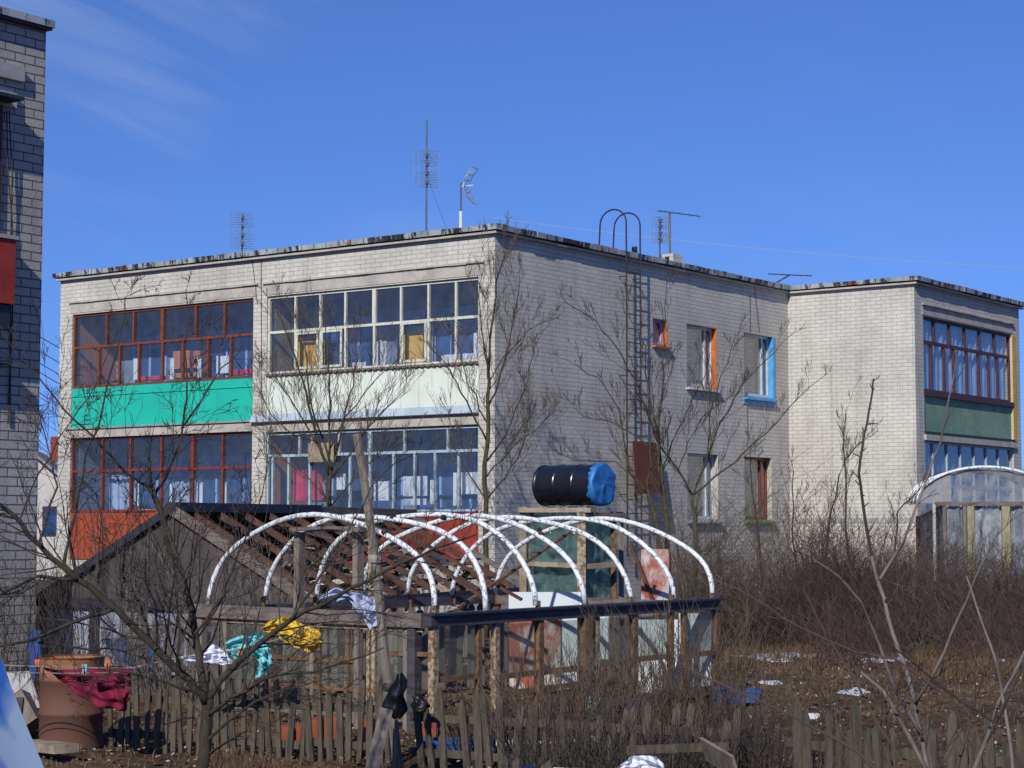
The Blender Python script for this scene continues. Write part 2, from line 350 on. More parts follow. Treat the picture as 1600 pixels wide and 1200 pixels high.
# ------------------------------------------------------------------ mesh builder
class MB:
    def __init__(s): s.v = []; s.f = []
    def quad(s, a, b, c, d):
        i = len(s.v); s.v += [Vector(a), Vector(b), Vector(c), Vector(d)]; s.f.append((i, i + 1, i + 2, i + 3)); return s
    def poly(s, pts):
        i = len(s.v); s.v += [Vector(p) for p in pts]; s.f.append(tuple(range(i, i + len(pts)))); return s
    def box(s, x0, x1, y0, y1, z0, z1):
        if x0 > x1: x0, x1 = x1, x0
        if y0 > y1: y0, y1 = y1, y0
        if z0 > z1: z0, z1 = z1, z0
        i = len(s.v)
        s.v += [Vector(p) for p in ((x0, y0, z0), (x1, y0, z0), (x1, y1, z0), (x0, y1, z0), (x0, y0, z1), (x1, y0, z1), (x1, y1, z1), (x0, y1, z1))]
        s.f += [(i, i + 3, i + 2, i + 1), (i + 4, i + 5, i + 6, i + 7), (i, i + 1, i + 5, i + 4), (i + 1, i + 2, i + 6, i + 5), (i + 2, i + 3, i + 7, i + 6), (i + 3, i, i + 4, i + 7)]
        return s
    def bar(s, p, q, w, h, up=(0, 0, 1), taper=1.0):      # board from p to q, w wide, h thick along up
        p, q = Vector(p), Vector(q); d = (q - p).normalized(); up = Vector(up)
        sd_ = d.cross(up)
        if sd_.length < 1e-4: sd_ = d.cross(Vector((1, 0, 0)))
        sd_.normalize(); u2 = sd_.cross(d).normalized()
        i = len(s.v)
        for c, k in ((p, 1), (q, taper)):
            for a, b in ((-1, -1), (1, -1), (1, 1), (-1, 1)):
                s.v.append(c + sd_ * (a * w / 2 * k) + u2 * (b * h / 2 * k))
        s.f += [(i, i + 1, i + 2, i + 3), (i + 7, i + 6, i + 5, i + 4)]
        for k in range(4):
            j = (k + 1) % 4; s.f.append((i + k, i + 4 + k, i + 4 + j, i + j))
        return s
    def tube(s, pts, r0, r1=None, n=6, cap=True):
        r1 = r0 if r1 is None else r1
        pts = [Vector(p) for p in pts]; m = len(pts); i0 = len(s.v)
        ref = Vector((.31, .2, .93))
        for k, p in enumerate(pts):
            d = (pts[min(k + 1, m - 1)] - pts[max(k - 1, 0)]).normalized()
            a = d.cross(ref)
            if a.length < .15: a = d.cross(Vector((.9, -.3, .1)))
            a.normalize(); b = d.cross(a)
            r = r0 + (r1 - r0) * k / (m - 1) if not isinstance(r0, (list, tuple)) else r0[k]
            for j in range(n):
                t = 2 * math.pi * j / n
                s.v.append(p + a * (math.cos(t) * r) + b * (math.sin(t) * r))
        for k in range(m - 1):
            for j in range(n):
                j2 = (j + 1) % n
                s.f.append((i0 + k * n + j, i0 + k * n + j2, i0 + (k + 1) * n + j2, i0 + (k + 1) * n + j))
        if cap and n > 3:
            s.f.append(tuple(i0 + j for j in range(n))[::-1]); s.f.append(tuple(i0 + (m - 1) * n + j for j in range(n)))
        return s
    def lathe(s, base, axis, prof, n=28, closed=True):     # prof = [(along, radius)]
        base = Vector(base); axis = Vector(axis).normalized()
        a = axis.cross(Vector((0, 0, 1)));
        if a.length < .01: a = Vector((1, 0, 0))
        a.normalize(); b = axis.cross(a); i0 = len(s.v)
        for (t, r) in prof:
            for j in range(n):
                th = 2 * math.pi * j / n; s.v.append(base + axis * t + (a * math.cos(th) + b * math.sin(th)) * r)
        for k in range(len(prof) - 1):
            for j in range(n):
                j2 = (j + 1) % n; s.f.append((i0 + k * n + j, i0 + k * n + j2, i0 + (k + 1) * n + j2, i0 + (k + 1) * n + j))
        return s
MATS = {}      # object -> world matrix of its root
def build(name, mb, m, parent=None, base=None, smooth=False, local=False):
    """parent given: part (vertices in world space unless local); no parent: a top-level mesh whose origin is base"""
    if parent is not None:
        Mx = MATS[parent.name]; inv = Mx.inverted()
        vs = [v[:] for v in mb.v] if local else [(inv @ v)[:] for v in mb.v]
    else:
        if base is None:
            zs = min(v.z for v in mb.v); n = len(mb.v)
            base = Vector((sum(v.x for v in mb.v) / n, sum(v.y for v in mb.v) / n, zs))
        Mx = Matrix.Translation(base); vs = [(v - base)[:] for v in mb.v]
    me = bpy.data.meshes.new(name); me.from_pydata(vs, [], mb.f)
    me.materials.append(M[m] if isinstance(m, str) else m)
    if smooth: me.polygons.foreach_set('use_smooth', [True] * len(me.polygons))
    me.update()
    o = bpy.data.objects.new(name, me); C.objects.link(o)
    if parent is not None: o.parent = parent
    else: o.location = base
    MATS[o.name] = Mx
    return o
def tag(o, label=None, cat=None, group=None, kind=None):
    if label: o['label'] = label
    if cat: o['category'] = cat
    if group: o['group'] = group
    if kind: o['kind'] = kind
    return o
def thing(name, label, cat, loc=(0, 0, 0), rz=0, group=None):
    o = bpy.data.objects.new(name, None); C.objects.link(o); o.empty_display_size = .2
    o.location = loc; o.rotation_euler = (0, 0, rz)
    MATS[o.name] = Matrix.Translation(Vector(loc)) @ Matrix.Rotation(rz, 4, 'Z')
    return tag(o, label, cat, group)
def solo(name, mb, m, label, cat, group=None, smooth=False, kind=None, base=None):
    return tag(build(name, mb, m, base=base, smooth=smooth), label, cat, group, kind)

# ------------------------------------------------------------------ ground
def axis_vals(lo, hi, dense_lo, dense_hi, step, grow=1.35):
    a = []; x = dense_lo
    while x <= dense_hi: a.append(x); x += step
    s_ = step; x = a[-1]
    while x < hi: s_ *= grow; x += s_; a.append(x)
    s_ = step; x = a[0]; pre = []
    while x > lo: s_ *= grow; x -= s_; pre.append(x)
    return pre[::-1] + a
gx = axis_vals(-700, 700, -8, 13, .16); gy = axis_vals(-300, 1500, 8, 36, .16)
def gz(x, y):
    d = max(0.0, 1 - max(0, abs(x - 2) - 13) / 10) * max(0.0, 1 - max(0, abs(y - 22) - 16) / 10)
    return d * (.05 * (noise.noise(Vector((x * .6, y * .6, 0)))) + .045 * noise.noise(Vector((x * 2.3, y * 2.3, 3))) + .03 * noise.noise(Vector((x * 6, y * 6, 7)))) - .02
gm = MB(); nx = len(gx)
for y in gy:
    for x in gx: gm.v.append(Vector((x, y, gz(x, y))))
for j in range(len(gy) - 1):
    for i in range(nx - 1):
        k = j * nx + i; gm.f.append((k, k + 1, k + nx + 1, k + nx))
tag(build('ground', gm, 'soil', base=Vector((0, 0, 0)), smooth=True), 'dark brown garden soil with dry grass and litter', 'ground', kind='structure')

# ------------------------------------------------------------------ main building
BLD = thing('apartment_building', 'two storey pale silicate brick apartment block with glazed loggias and a projecting right wing', 'building', (CX, CY, 0), PHI)
def bp(name, mb, m, parent=None): return build(name, mb, m, parent or BLD, local=True)
def wall_sheet(mb, axis, val, inner, s0, s1, z0, z1, holes):
    """wall in plane axis=val, s = other axis, thickness to `inner`; rectangular holes (s0,s1,z0,z1) with reveals"""
    ss = sorted({s0, s1, *[h[0] for h in holes], *[h[1] for h in holes]})
    zs = sorted({z0, z1, *[h[2] for h in holes], *[h[3] for h in holes]})
    def pt(d, s, z): return (d, s, z) if axis == 'x' else (s, d, z)
    for i in range(len(ss) - 1):
        for j in range(len(zs) - 1):
            a, b, c, d = ss[i], ss[i + 1], zs[j], zs[j + 1]
            if any(h[0] <= a and b <= h[1] and h[2] <= c and d <= h[3] for h in holes): continue
            mb.quad(pt(val, a, c), pt(val, b, c), pt(val, b, d), pt(val, a, d))
            mb.quad(pt(inner, a, c), pt(inner, b, c), pt(inner, b, d), pt(inner, a, d))
    for (a, b, c, d) in holes:
        mb.quad(pt(val, a, c), pt(inner, a, c), pt(inner, a, d), pt(val, a, d))
        mb.quad(pt(val, b, c), pt(inner, b, c), pt(inner, b, d), pt(val, b, d))
        mb.quad(pt(val, a, d), pt(inner, a, d), pt(inner, b, d), pt(val, b, d))
        mb.quad(pt(val, a, c), pt(inner, a, c), pt(inner, b, c), pt(val, b, c))
WT = 7.62
w = MB()
bayL = (6.36, 12.02); bayR = (.39, 5.97)
# one open bay from the ground floor parapet to the lintel; slabs and panels are separate parts
wall_sheet(w, 'x', 0, .28, 0, 12.44, 0, WT, [(bayL[0], bayL[1], 1.18, 6.77), (bayR[0], bayR[1], 1.18, 6.77)])
wins = [(5.77, 6.36, 5.88, 6.44), (7.2, 8.53, 5.05, 6.44), (9.8, 11.22, 4.97, 6.46), (7.2, 8.56, 2.08, 3.56), (9.77, 11.1, 2.08, 3.56)]
wall_sheet(w, 'y', 0, .30, 0.0, 12.0, 0, WT, wins)
w.quad((12, 0, 0), (12, -3.30, 0), (12, -3.30, WT), (12, 0, WT))
bayW = (12.48, 17.97)
wall_sheet(w, 'y', -3.30, -3.02, 12.0, 18.5, 0, WT, [(bayW[0], bayW[1], 1.2, 6.87)])
w.quad((18.5, -3.3, 0), (18.5, 9, 0), (18.5, 9, WT), (18.5, -3.3, WT))
w.quad((18.5, 9, 0), (12, 12.44, 0), (12, 12.44, WT), (18.5, 9, WT))
w.quad((12, 12.44, 0), (0, 12.44, 0), (0, 12.44, WT), (12, 12.44, WT))
bp('wall', w, 'brick')
# lintel bands: slightly recessed concrete with ledge
def bps(name, boxes, m):
    for q in boxes: bp(name, MB().box(*q), m)
bps('lintel', [(-.012, .10, a - .10, b + .06, 6.80, 7.02) for (a, b) in (bayL, bayR)] + [(12.42, 18.03, -3.312, -3.2, 6.90, 7.12)], 'concrete')
for (a, b) in (bayL, bayR):
    t = MB()
    n_ = 14
    for k in range(n_):
        y0 = a - .14 + (b - a + .24) * k / n_; y1 = a - .14 + (b - a + .24) * (k + 1) / n_
        dz = .012 * noise.noise(Vector((y0 * 2, 1, 0)))
        t.box(-.05 - .02 * abs(noise.noise(Vector((y0 * 3, 5, 0)))), -.012, y0, y1, 7.03 + dz, 7.065 + dz)
    bp('ledge', t, 'concrete')
t = MB()
for k in range(14):
    x0 = 12.38 + 5.7 * k / 14; x1 = 12.38 + 5.7 * (k + 1) / 14; dz = .015 * noise.noise(Vector((x0 * 2, 1, 0)))
    t.box(x0, x1, -3.36, -3.312, 7.13 + dz, 7.165 + dz)
bp('ledge', t, 'concrete')
# floor slabs in the bays
bps('floor_slab', [(-.02, 1.5, bayL[0] + .0, bayL[1] + .10, 3.94, 4.13), (-.015, 1.5, bayR[0] + .004, bayR[1] - .004, 3.90, 4.12), (.05, 1.5, bayL[0], bayL[1], .95, 1.17), (.05, 1.5, bayR[0], bayR[1], .95, 1.17),
    (bayW[0] - .05, bayW[1] + .1, -3.36, -1.9, 3.95, 4.08), (bayW[0], bayW[1], -3.25, -1.9, .95, 1.17)], 'concrete')
t = MB(); t.box(-.06, -.021, bayL[0] - .05, bayL[1] + .16, 4.135, 4.17); bp('ledge', t, 'slate')
t = MB()
t.poly([(-.016, bayR[0] - .02, 4.28), (-.11, bayR[0] - .02, 4.12), (-.11, bayR[1] + .38, 4.12), (-.016, bayR[1] + .38, 4.28)])
t.poly([(-.016, bayR[0] - .02, 4.10), (-.11, bayR[0] - .02, 4.12), (-.11, bayR[1] + .38, 4.12), (-.016, bayR[1] + .38, 4.10)])
t.poly([(-.016, bayR[0] - .02, 4.28), (-.11, bayR[0] - .02, 4.12), (-.016, bayR[0] - .02, 4.10)])
bp('flashing', t, 'bluegrey')
# parapet panels
def panel(name, m, y0, y1, z0, z1, x=0.03, ribs=0, rail=None):
    t = MB(); t.box(x, x + .05, y0, y1, z0, z1)
    if ribs:
        for k in range(1, ribs):
            y = y0 + (y1 - y0) * k / ribs
            t.box(x - .007, x - .0015, y - .012, y + .012, z0, z1)
    if rail: t.box(x - .02, x - .002, y0, y1, z1 - rail[0], z1 - rail[1])
    return bp(name, t, m)
tag(panel('parapet_panel', 'teal', bayL[0], bayL[1], 4.175, 5.07, ribs=0, rail=(.19, .17)), 'flat turquoise green panel')
tag(panel('parapet_panel', 'cream', bayR[0], bayR[1], 4.27, 5.09, ribs=0), 'pale cream green panel')
tag(panel('parapet_panel', 'redpanel', bayL[0], bayL[1], 1.20, 2.24, ribs=0), 'orange red panel')
tag(panel('parapet_panel', 'redpanel2', bayR[0], bayR[1], 1.20, 2.20, ribs=26), 'dark red boarded panel')
t = MB(); t.box(.022, .028, FY(653, 600) - .01, FY(653, 600) + .01, 4.29, 5.08); t.box(.022, .028, FY(625, 600) - .006, FY(625, 600) + .006, 4.29, 5.08)
bp('panel_joint', t, 'fr_cream')
# scalloped awning strip under the cream windows
t = MB(); k = bayR[0]
while k < bayR[1] - .05:
    t.box(-.03, .028, k, k + .075, 5.075 + (.0 if int(k / .075) % 2 else .018), 5.125); k += .0755
bp('sill_strip', t, 'greywood')
# interiors
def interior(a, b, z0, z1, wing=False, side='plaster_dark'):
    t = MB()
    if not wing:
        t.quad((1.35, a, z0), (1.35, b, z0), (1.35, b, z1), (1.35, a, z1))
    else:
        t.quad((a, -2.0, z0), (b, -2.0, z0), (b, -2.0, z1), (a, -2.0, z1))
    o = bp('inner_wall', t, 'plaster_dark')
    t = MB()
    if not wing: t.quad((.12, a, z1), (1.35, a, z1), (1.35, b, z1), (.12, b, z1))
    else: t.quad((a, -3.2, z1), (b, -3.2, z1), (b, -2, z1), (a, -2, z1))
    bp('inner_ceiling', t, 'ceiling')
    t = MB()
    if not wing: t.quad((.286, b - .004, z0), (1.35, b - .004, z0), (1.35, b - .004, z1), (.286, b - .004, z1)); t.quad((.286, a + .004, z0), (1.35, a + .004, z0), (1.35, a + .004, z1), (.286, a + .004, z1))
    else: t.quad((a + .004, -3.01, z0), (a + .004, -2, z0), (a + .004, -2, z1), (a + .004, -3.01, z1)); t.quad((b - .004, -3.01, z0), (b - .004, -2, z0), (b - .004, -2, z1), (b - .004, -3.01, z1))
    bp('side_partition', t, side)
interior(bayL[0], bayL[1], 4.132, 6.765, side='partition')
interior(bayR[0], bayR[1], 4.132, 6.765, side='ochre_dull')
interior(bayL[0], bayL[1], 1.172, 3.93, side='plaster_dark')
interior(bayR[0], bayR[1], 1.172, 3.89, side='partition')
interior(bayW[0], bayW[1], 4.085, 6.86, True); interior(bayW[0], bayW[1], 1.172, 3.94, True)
def inner_win(y0, y1, z0, z1, m='in_shade_blue', mull=(.5,), door=False):
    t = MB(); x = 1.30; bw_ = .07
    t.box(x, 1.345, y0, y0 + bw_, z0, z1); t.box(x, 1.345, y1 - bw_, y1, z0, z1)
    t.box(x, 1.345, y0 + bw_, y1 - bw_, z1 - bw_, z1); t.box(x, 1.345, y0 + bw_, y1 - bw_, z0, z0 + bw_)
    for k in mull:
        y = y0 + (y1 - y0) * k; t.box(x + .004, 1.345, y - .03, y + .03, z0 + bw_, z1 - bw_)
    o = bp('inner_window', t, m)
    g = MB(); g.box(1.325, 1.34, y0 + .02, y1 - .02, z0 + .02, z1 - .02); bp('pane', g, 'inglass', o)
# second floor left / right, ground floor
inner_win(7.0, 9.0, 4.9, 6.3, 'in_shade_blue', (.4, .7)); inner_win(9.2, 10.0, 4.2, 6.3, 'fr_brown', ()); inner_win(10.3, 11.4, 4.9, 6.3, 'in_shade_blue')
inner_win(.8, 2.6, 4.9, 6.4, 'in_shade_blue', (.35, .7)); inner_win(2.75, 3.5, 4.2, 6.4, 'in_shade_blue', ()); inner_win(3.9, 5.2, 4.9, 6.35, 'in_shade_blue')
inner_win(7.0, 9.4, 2.1, 3.5, 'in_shade_blue', (.35, .7)); inner_win(9.8, 11.3, 2.1, 3.5, 'in_shade_blue')
inner_win(.8, 3.0, 2.0, 3.5, 'in_shade_blue', (.35, .7)); inner_win(3.3, 5.3, 2.0, 3.5, 'in_shade_blue')
# things seen inside the loggias
def inbox(name, m, u0, u1, v0, v1, x=.35, th=.03, label=None):
    """a board standing inside the loggia, edges measured on the photo at plane x"""
    a = hit(u0, (v0 + v1) / 2, 'x', x); b = hit(u1, (v0 + v1) / 2, 'x', x); z1 = hit((u0 + u1) / 2, v0, 'x', x)[2]; z0 = hit((u0 + u1) / 2, v1, 'x', x)[2]
    t = MB(); t.box(x, x + th, a[1], b[1], z0, z1); o = bp(name, t, m)
    if label: o['label'] = label
    return o
def wavy(name, m, u0, u1, v0, v1, x=.35, amp=.03, waves=5):
    a = hit(u0, (v0 + v1) / 2, 'x', x)[1]; b = hit(u1, (v0 + v1) / 2, 'x', x)[1]; z1 = hit((u0 + u1) / 2, v0, 'x', x)[2]; z0 = hit((u0 + u1) / 2, v1, 'x', x)[2]
    t = MB(); n_ = waves * 6; pr = None
    for k in range(n_ + 1):
        y = a + (b - a) * k / n_; xx = x + amp * math.sin(k / 6 * 2 * math.pi) + amp * .5 * math.sin(k * 1.7)
        if pr: t.quad((pr[0], pr[1], z0), (xx, y, z0), (xx, y, z1), (pr[0], pr[1], z1))
        pr = (xx, y)
    return bp(name, t, m)
inbox('ochre_board', 'ochre', 466, 507, 531, 578, .30)
inbox('ochre_board', 'ochre', 630, 661, 518, 571, .30)
inbox('navy_door', 'inglass', 503, 528, 515, 576, .5)
wavy('curtain', 'curtain', 585, 604, 533, 575, .3, .02, 3); wavy('curtain', 'curtain', 669, 680, 526, 568, .3, .02, 2); wavy('curtain', 'curtain', 740, 745, 520, 560, .3, .015, 1)
wavy('curtain', 'curtain', 547, 572, 566, 575, .3, .03, 3); wavy('curtain', 'curtain', 690, 745, 553, 566, .3, .03, 4)
inbox('orange_cabinet', 'partition', 270, 296, 548, 590, .9, .3)
inbox('orange_cabinet', 'partition', 302, 312, 548, 588, .9, .3)
wavy('curtain', 'curtain', 209, 215, 560, 593, .3, .015, 1); wavy('curtain', 'curtain', 266, 272, 560, 592, .3, .015, 1)
wavy('curtain', 'curtain', 308, 315, 558, 590, .3, .015, 1); wavy('curtain', 'curtain', 344, 357, 556, 583, .3, .02, 2); wavy('curtain', 'curtain', 338, 341, 556, 588, .3, .01, 1)
inbox('pink_shelf', 'pink', 210, 250, 588, 594, .4, .2); inbox('pink_shelf', 'pink', 350, 393, 578, 585, .4, .2)
wavy('curtain', 'lace', 171, 202, 742, 796, .4, .03, 4); wavy('curtain', 'curtain', 211, 217, 756, 796, .3, .015, 1); wavy('curtain', 'lace', 270, 296, 748, 792, .4, .03, 3)
wavy('curtain', 'curtain', 265, 269, 756, 792, .3, .01, 1); wavy('curtain', 'curtain', 307, 317, 754, 790, .3, .02, 1); wavy('curtain', 'curtain', 348, 354, 754, 788, .3, .01, 1)
inbox('pale_sill', 'curtain', 217, 262, 795, 799, .3)
t = wavy('blanket', 'pink', 458, 478, 735, 782, .35, .05, 2); t = wavy('blanket', 'pink', 482, 503, 735, 782, .35, .05, 2)
inbox('brick_pattern_board', 'partition', 423, 448, 722, 782, .9, .03)
inbox('white_cupboard', 'curtain', 526, 539, 740, 765, .4); inbox('white_cupboard', 'curtain', 584, 607, 752, 782, .4)
inbox('white_cupboard', 'curtain', 630, 667, 744, 775, .4); inbox('white_cupboard', 'curtain', 630, 666, 779, 789, .4); inbox('white_cupboard', 'curtain', 672, 678, 750, 788, .4)
wavy('curtain', 'curtain', 708, 748, 738, 772, .3, .03, 3); wavy('curtain', 'curtain', 708, 722, 770, 790, .3, .02, 1)
t = MB(); a_ = hit(483, 705, 'x', -.02); t.box(-.035, -.02, FY(523, 705), FY(483, 705), FZ(500, 722), FZ(500, 692)); tag(bp('patch_board', t, 'rawwood'), 'ochre plywood board over one pane')

# glazing of the bays. frames lie in plane x ~ .06
def glazing(y_edges_up, y_edges_dn, z0, zm, z1, m, wd=.045, thick=(), xo=.05, extra=None, trans=True, gl='glass'):
    t = MB(); ya, yb = min(y_edges_up), max(y_edges_up); x0, x1 = xo, xo + .06
    t.box(x0, x1, ya, yb, z1 - wd, z1); t.box(x0, x1, ya, yb, z0, z0 + wd)
    if trans: t.box(x0 - .004, x1 - .006, ya + .002, yb - .002, zm - wd * .6, zm + wd * .6)
    for i, y in enumerate(sorted(set(y_edges_up))):
        ww = wd * (2.0 if i in thick else 1)
        if y - ww / 2 < ya: y = ya + ww / 2
        if y + ww / 2 > yb: y = yb - ww / 2
        t.box(x0 - .008, x1 - .01, y - ww / 2, y + ww / 2, (zm + wd * .6) if trans else z0 + wd, z1 - wd)
    for i, y in enumerate(sorted(set(y_edges_dn))):
        ww = wd * 1.1
        if y - ww / 2 < ya: y = ya + ww / 2
        if y + ww / 2 > yb: y = yb - ww / 2
        t.box(x0 - .010, x1 - .012, y - ww / 2, y + ww / 2, z0 + wd, zm - wd * .6)
    o = bp('window_frame', t, m)
    if extra:
        for (a, b, c, d) in extra:    # opening casements with their own frame
            e = MB()
            for q in ((a, a + .05, c, d), (b - .05, b, c, d)): e.box(x0 - .03, x0 - .011, q[0], q[1], q[2], q[3])
            e.box(x0 - .03, x0 - .011, a + .05, b - .05, d - .05, d); e.box(x0 - .03, x0 - .011, a + .05, b - .05, c, c + .05)
            bp('casement', e, m, o)
    g = MB(); g.quad((xo + .035, ya, z0 + .01), (xo + .035, yb, z0 + .01), (xo + .035, yb, z1 - .01), (xo + .035, ya, z1 - .01))
    bp('pane', g, gl, o)
    return o
def U(vals, v): return [FY(u, v) for u in vals]
glazing([bayL[0], bayL[1]] + U((164, 206, 251, 303, 348), 510), [bayL[0], bayL[1]] + U((152, 184, 214, 251, 283, 322, 358), 560), 5.08, FZ(251, 533), 6.76, 'fr_brown', thick=(3,))
zt = FZ(580, 507)
glazing([bayR[0], bayR[1]] + U((459, 498, 537, 582, 624, 667, 710), 480), [bayR[0], bayR[1]] + U((459, 498, 537, 582, 624, 667, 710), 550), 5.125, zt, 6.76, 'fr_cream', thick=(4,),
        extra=[(FY(496, 540), FY(461, 540), 5.19, FZ(480, 518)), (FY(533, 540), FY(500, 540), 5.19, FZ(515, 515)), (FY(665, 540), FY(626, 540), 5.19, FZ(645, 502))])
glazing([bayL[0], bayL[1]] + U((157, 201, 249, 298, 345), 710), [bayL[0], bayL[1]] + U((157, 201, 249, 298, 345), 760), 2.26, FZ(250, 733), 3.93, 'fr_red', thick=(2,))
glazing([bayR[0], bayR[1]] + U((465, 485, 527, 575, 629, 697), 700), [bayR[0], bayR[1]] + U((423, 448, 481, 544, 575, 612, 645, 677, 714), 760), 2.22, FZ(580, 708), 3.88, 'fr_blue', thick=(3,))
# wing glazing
def glazing_w(ups, dns, z0, zm, z1, m, wd=.05, yo=-3.24):
    t = MB(); xa, xb = bayW
    t.box(xa, xb, yo, yo + .06, z1 - wd, z1); t.box(xa, xb, yo, yo + .06, z0, z0 + wd)
    t.box(xa + .002, xb - .002, yo - .004, yo + .05, zm - .04, zm + .04)
    for x in ups + [xa + .03, xb - .03]: t.box(x - wd / 2, x + wd / 2, yo - .008, yo + .045, zm + .04, z1 - wd)
    for x in dns + [xa + .03, xb - .03]: t.box(x - wd / 2, x + wd / 2, yo - .010, yo + .045, z0 + wd, zm - .04)
    o = bp('window_frame', t, m)
    g = MB(); g.quad((xa, yo + .03, z0), (xb, yo + .03, z0), (xb, yo + .03, z1), (xa, yo + .03, z1)); bp('pane', g, 'glass', o)
glazing_w([HXc(u, 530) for u in (1462, 1486, 1510, 1533, 1556)], [HXc(u, 580) for u in (1458, 1478, 1493, 1513, 1532, 1547, 1561)], 5.12, HZ(1510, 546), 6.86, 'fr_dark')
glazing_w([HXc(u, 710) for u in (1460, 1482, 1503, 1524, 1543, 1562)], [HXc(u, 710) for u in (1460, 1482, 1503, 1524, 1543, 1562)], 2.3, 2.9, 3.94, 'fr_blue')
t = MB(); t.box(bayW[0], bayW[1], -3.25, -3.20, 4.085, 5.03); bp('parapet_panel', t, 'greenpanel')
t = MB(); t.box(bayW[0] - .03, bayW[1] + .02, -3.33, -3.255, 5.0, 5.115); bp('sill', t, 'fr_dark')
t = MB(); t.box(bayW[0] - .03, bayW[1] + .02, -3.345, -3.302, 4.10, 4.16); bp('ledge', t, 'tar')
t = MB(); t.box(bayW[0], bayW[1], -3.25, -3.20, 1.2, 2.29); bp('parapet_panel', t, 'greenpanel')
t = MB(); t.box(bayW[1] + .0, bayW[1] + .22, -3.315, -3.302, 4.12, 6.86); tag(bp('painted_strip', t, 'yellow'), 'yellow painted brick strip')
M['lace_dk'] = mat('dark_blue_curtain', (.16, .22, .34), (.07, .11, .22), .8, 5, (3, 3, .35), .45, .58, fine=.2)
for (z0, z1, mm) in ((5.17, 6.8, 'lace'), (2.35, 3.9, 'lace_dk')):
    pr = None; t = MB()
    for k in range(90):
        x = bayW[0] + .03 + (bayW[1] - bayW[0] - .06) * k / 89; y = -3.12 + .03 * math.sin(k * 1.3) + .02 * math.sin(k * .5)
        if pr: t.quad((pr[0], pr[1], z0), (x, y, z0), (x, y, z1), (pr[0], pr[1], z1))
        pr = (x, y)
    bp('curtain', t, mm)
# plinth band
t = MB(); t.box(11.985, 11.999, -3.3, -.0, 2.02, 2.14); bp('plinth_band', t, 'plinth')
t = MB()
for y in (7.8, 9.2, 10.6): t.box(.022, .0285, y - .005, y + .005, 4.18, 4.87)
bp('panel_joint', t, 'teal')
for (y0, y1, z0, z1) in ((bayL[0], bayL[1], 4.24, 4.8), (bayR[0], bayR[1], 4.33, 5.02)):
    t = MB(); y = y0 + .12
    while y < y1:
        for z_ in (z0, z1): t.box(.024, .0295, y - .008, y + .008, z_ - .008, z_ + .008)
        y += .46
    bp('nail_heads', t, 'rust')
# small side windows
def side_win(h, frame, jamb, sill, sillz=.0, sash='inglass', cur=True):
    a, b, c, d = h; t = MB(); y = .12
    t.box(a, a + .06, y, y + .06, c, d); t.box(b - .06, b, y, y + .06, c, d); t.box(a + .06, b - .06, y, y + .06, d - .06, d); t.box(a + .06, b - .06, y, y + .06, c, c + .09)
    if b - a > 1: t.box(b - .36, b - .30, y - .003, y + .055, c + .09, d - .06)
    o = bp('window_frame', t, frame)
    g = MB(); g.box(a + .05, b - .05, y + .03, y + .035, c + .08, d - .05); bp('pane', g, 'glass', o)
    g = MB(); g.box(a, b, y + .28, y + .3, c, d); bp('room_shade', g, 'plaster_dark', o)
    if cur:
        g = MB(); g.box(a + .06, b - .42, y + .14, y + .15, c + .05, d - .08); bp('net_curtain', g, 'netgrey', o)
        g = MB(); g.box(b - .30, b - .08, y + .10, y + .12, c + .05, d - .35); bp('curtain', g, 'curtain', o)
    if jamb:
        g = MB(); g.box(b - .003, b - .0145, -.004, y, c + .002, d - .002); g.box(a, b, -.004, y - .002, c + .0015, c + .012); bp('jamb', g, jamb, o)
    g = MB(); g.box(a - .04, b + .05, -.09, .0 - .002, c - .075, c - .03); g.poly([(a - .04, -.09, c - .03), (b + .05, -.09, c - .03), (b + .02, y, c + .016), (a, y, c + .016)])
    bp('sill', g, sill, o)
M['netgrey'] = mat('net_curtain', (.34, .33, .30), (.26, .255, .23), .9, 3)
side_win(wins[0], 'in_shade_blue', 'orange', 'orange', cur=False)
side_win(wins[1], 'fr_white', 'orange', 'white')
side_win(wins[2], 'fr_white', 'blue', 'blue')
side_win(wins[3], 'fr_white', 'concrete', 'plinth')
side_win(wins[4], 'fr_red', 'concrete', 'green')
t = MB(); t.box(9.62, 9.80, -.012, -.001, 4.82, 6.47); 
t2 = MB(); t2.box(11.222, 11.30, -.014, -.001, 4.90, 6.47); t2.box(9.76, 11.222, -.014, -.001, 4.78, 4.895); tag(bp('painted_surround', t2, 'blue'), 'bright blue painted window surround')
# roof: slab + flashing built from short uneven lengths
t = MB()
t.poly([(-.10, -.10, 7.68), (12, -.10, 7.68), (12, 12.5, 7.68), (-.10, 12.5, 7.68)]); t.poly([(12, -3.4, 7.685), (18.6, -3.4, 7.685), (18.6, 9, 7.685), (12, 12.5, 7.685)])
bp('roof', t, 'tar')
t = MB()
def cap(p, q, nrm, ov=.14):
    p, q = Vector(p), Vector(q); d = q - p; n_ = max(2, int(d.length / .33)); nrm = Vector(nrm)
    for k in range(n_):
        a = p + d * (k / n_ + .001); b = p + d * ((k + 1) / n_ - .001)
        e = ov + .025 * noise.noise(Vector((a.x * 1.3, a.y * 1.3, 9))); zt_ = 7.75 + .02 * noise.noise(Vector((a.x, a.y, 2))); zb = 7.645 + .02 * noise.noise(Vector((a.x * .7, a.y * .7, 4)))
        i = len(t.v)
        for r_ in (a, b):
            for (o_, z_) in ((e, zb), (e + .01, zt_), (-.20, zt_ + .012), (-.20, zb)):
                t.v.append(Vector((r_.x, r_.y, 0)) + nrm * o_ + Vector((0, 0, z_)))
        t.f += [(i, i + 1, i + 2, i + 3), (i + 7, i + 6, i + 5, i + 4)] + [(i + m_, i + 4 + m_, i + 4 + (m_ + 1) % 4, i + (m_ + 1) % 4) for m_ in range(4)]
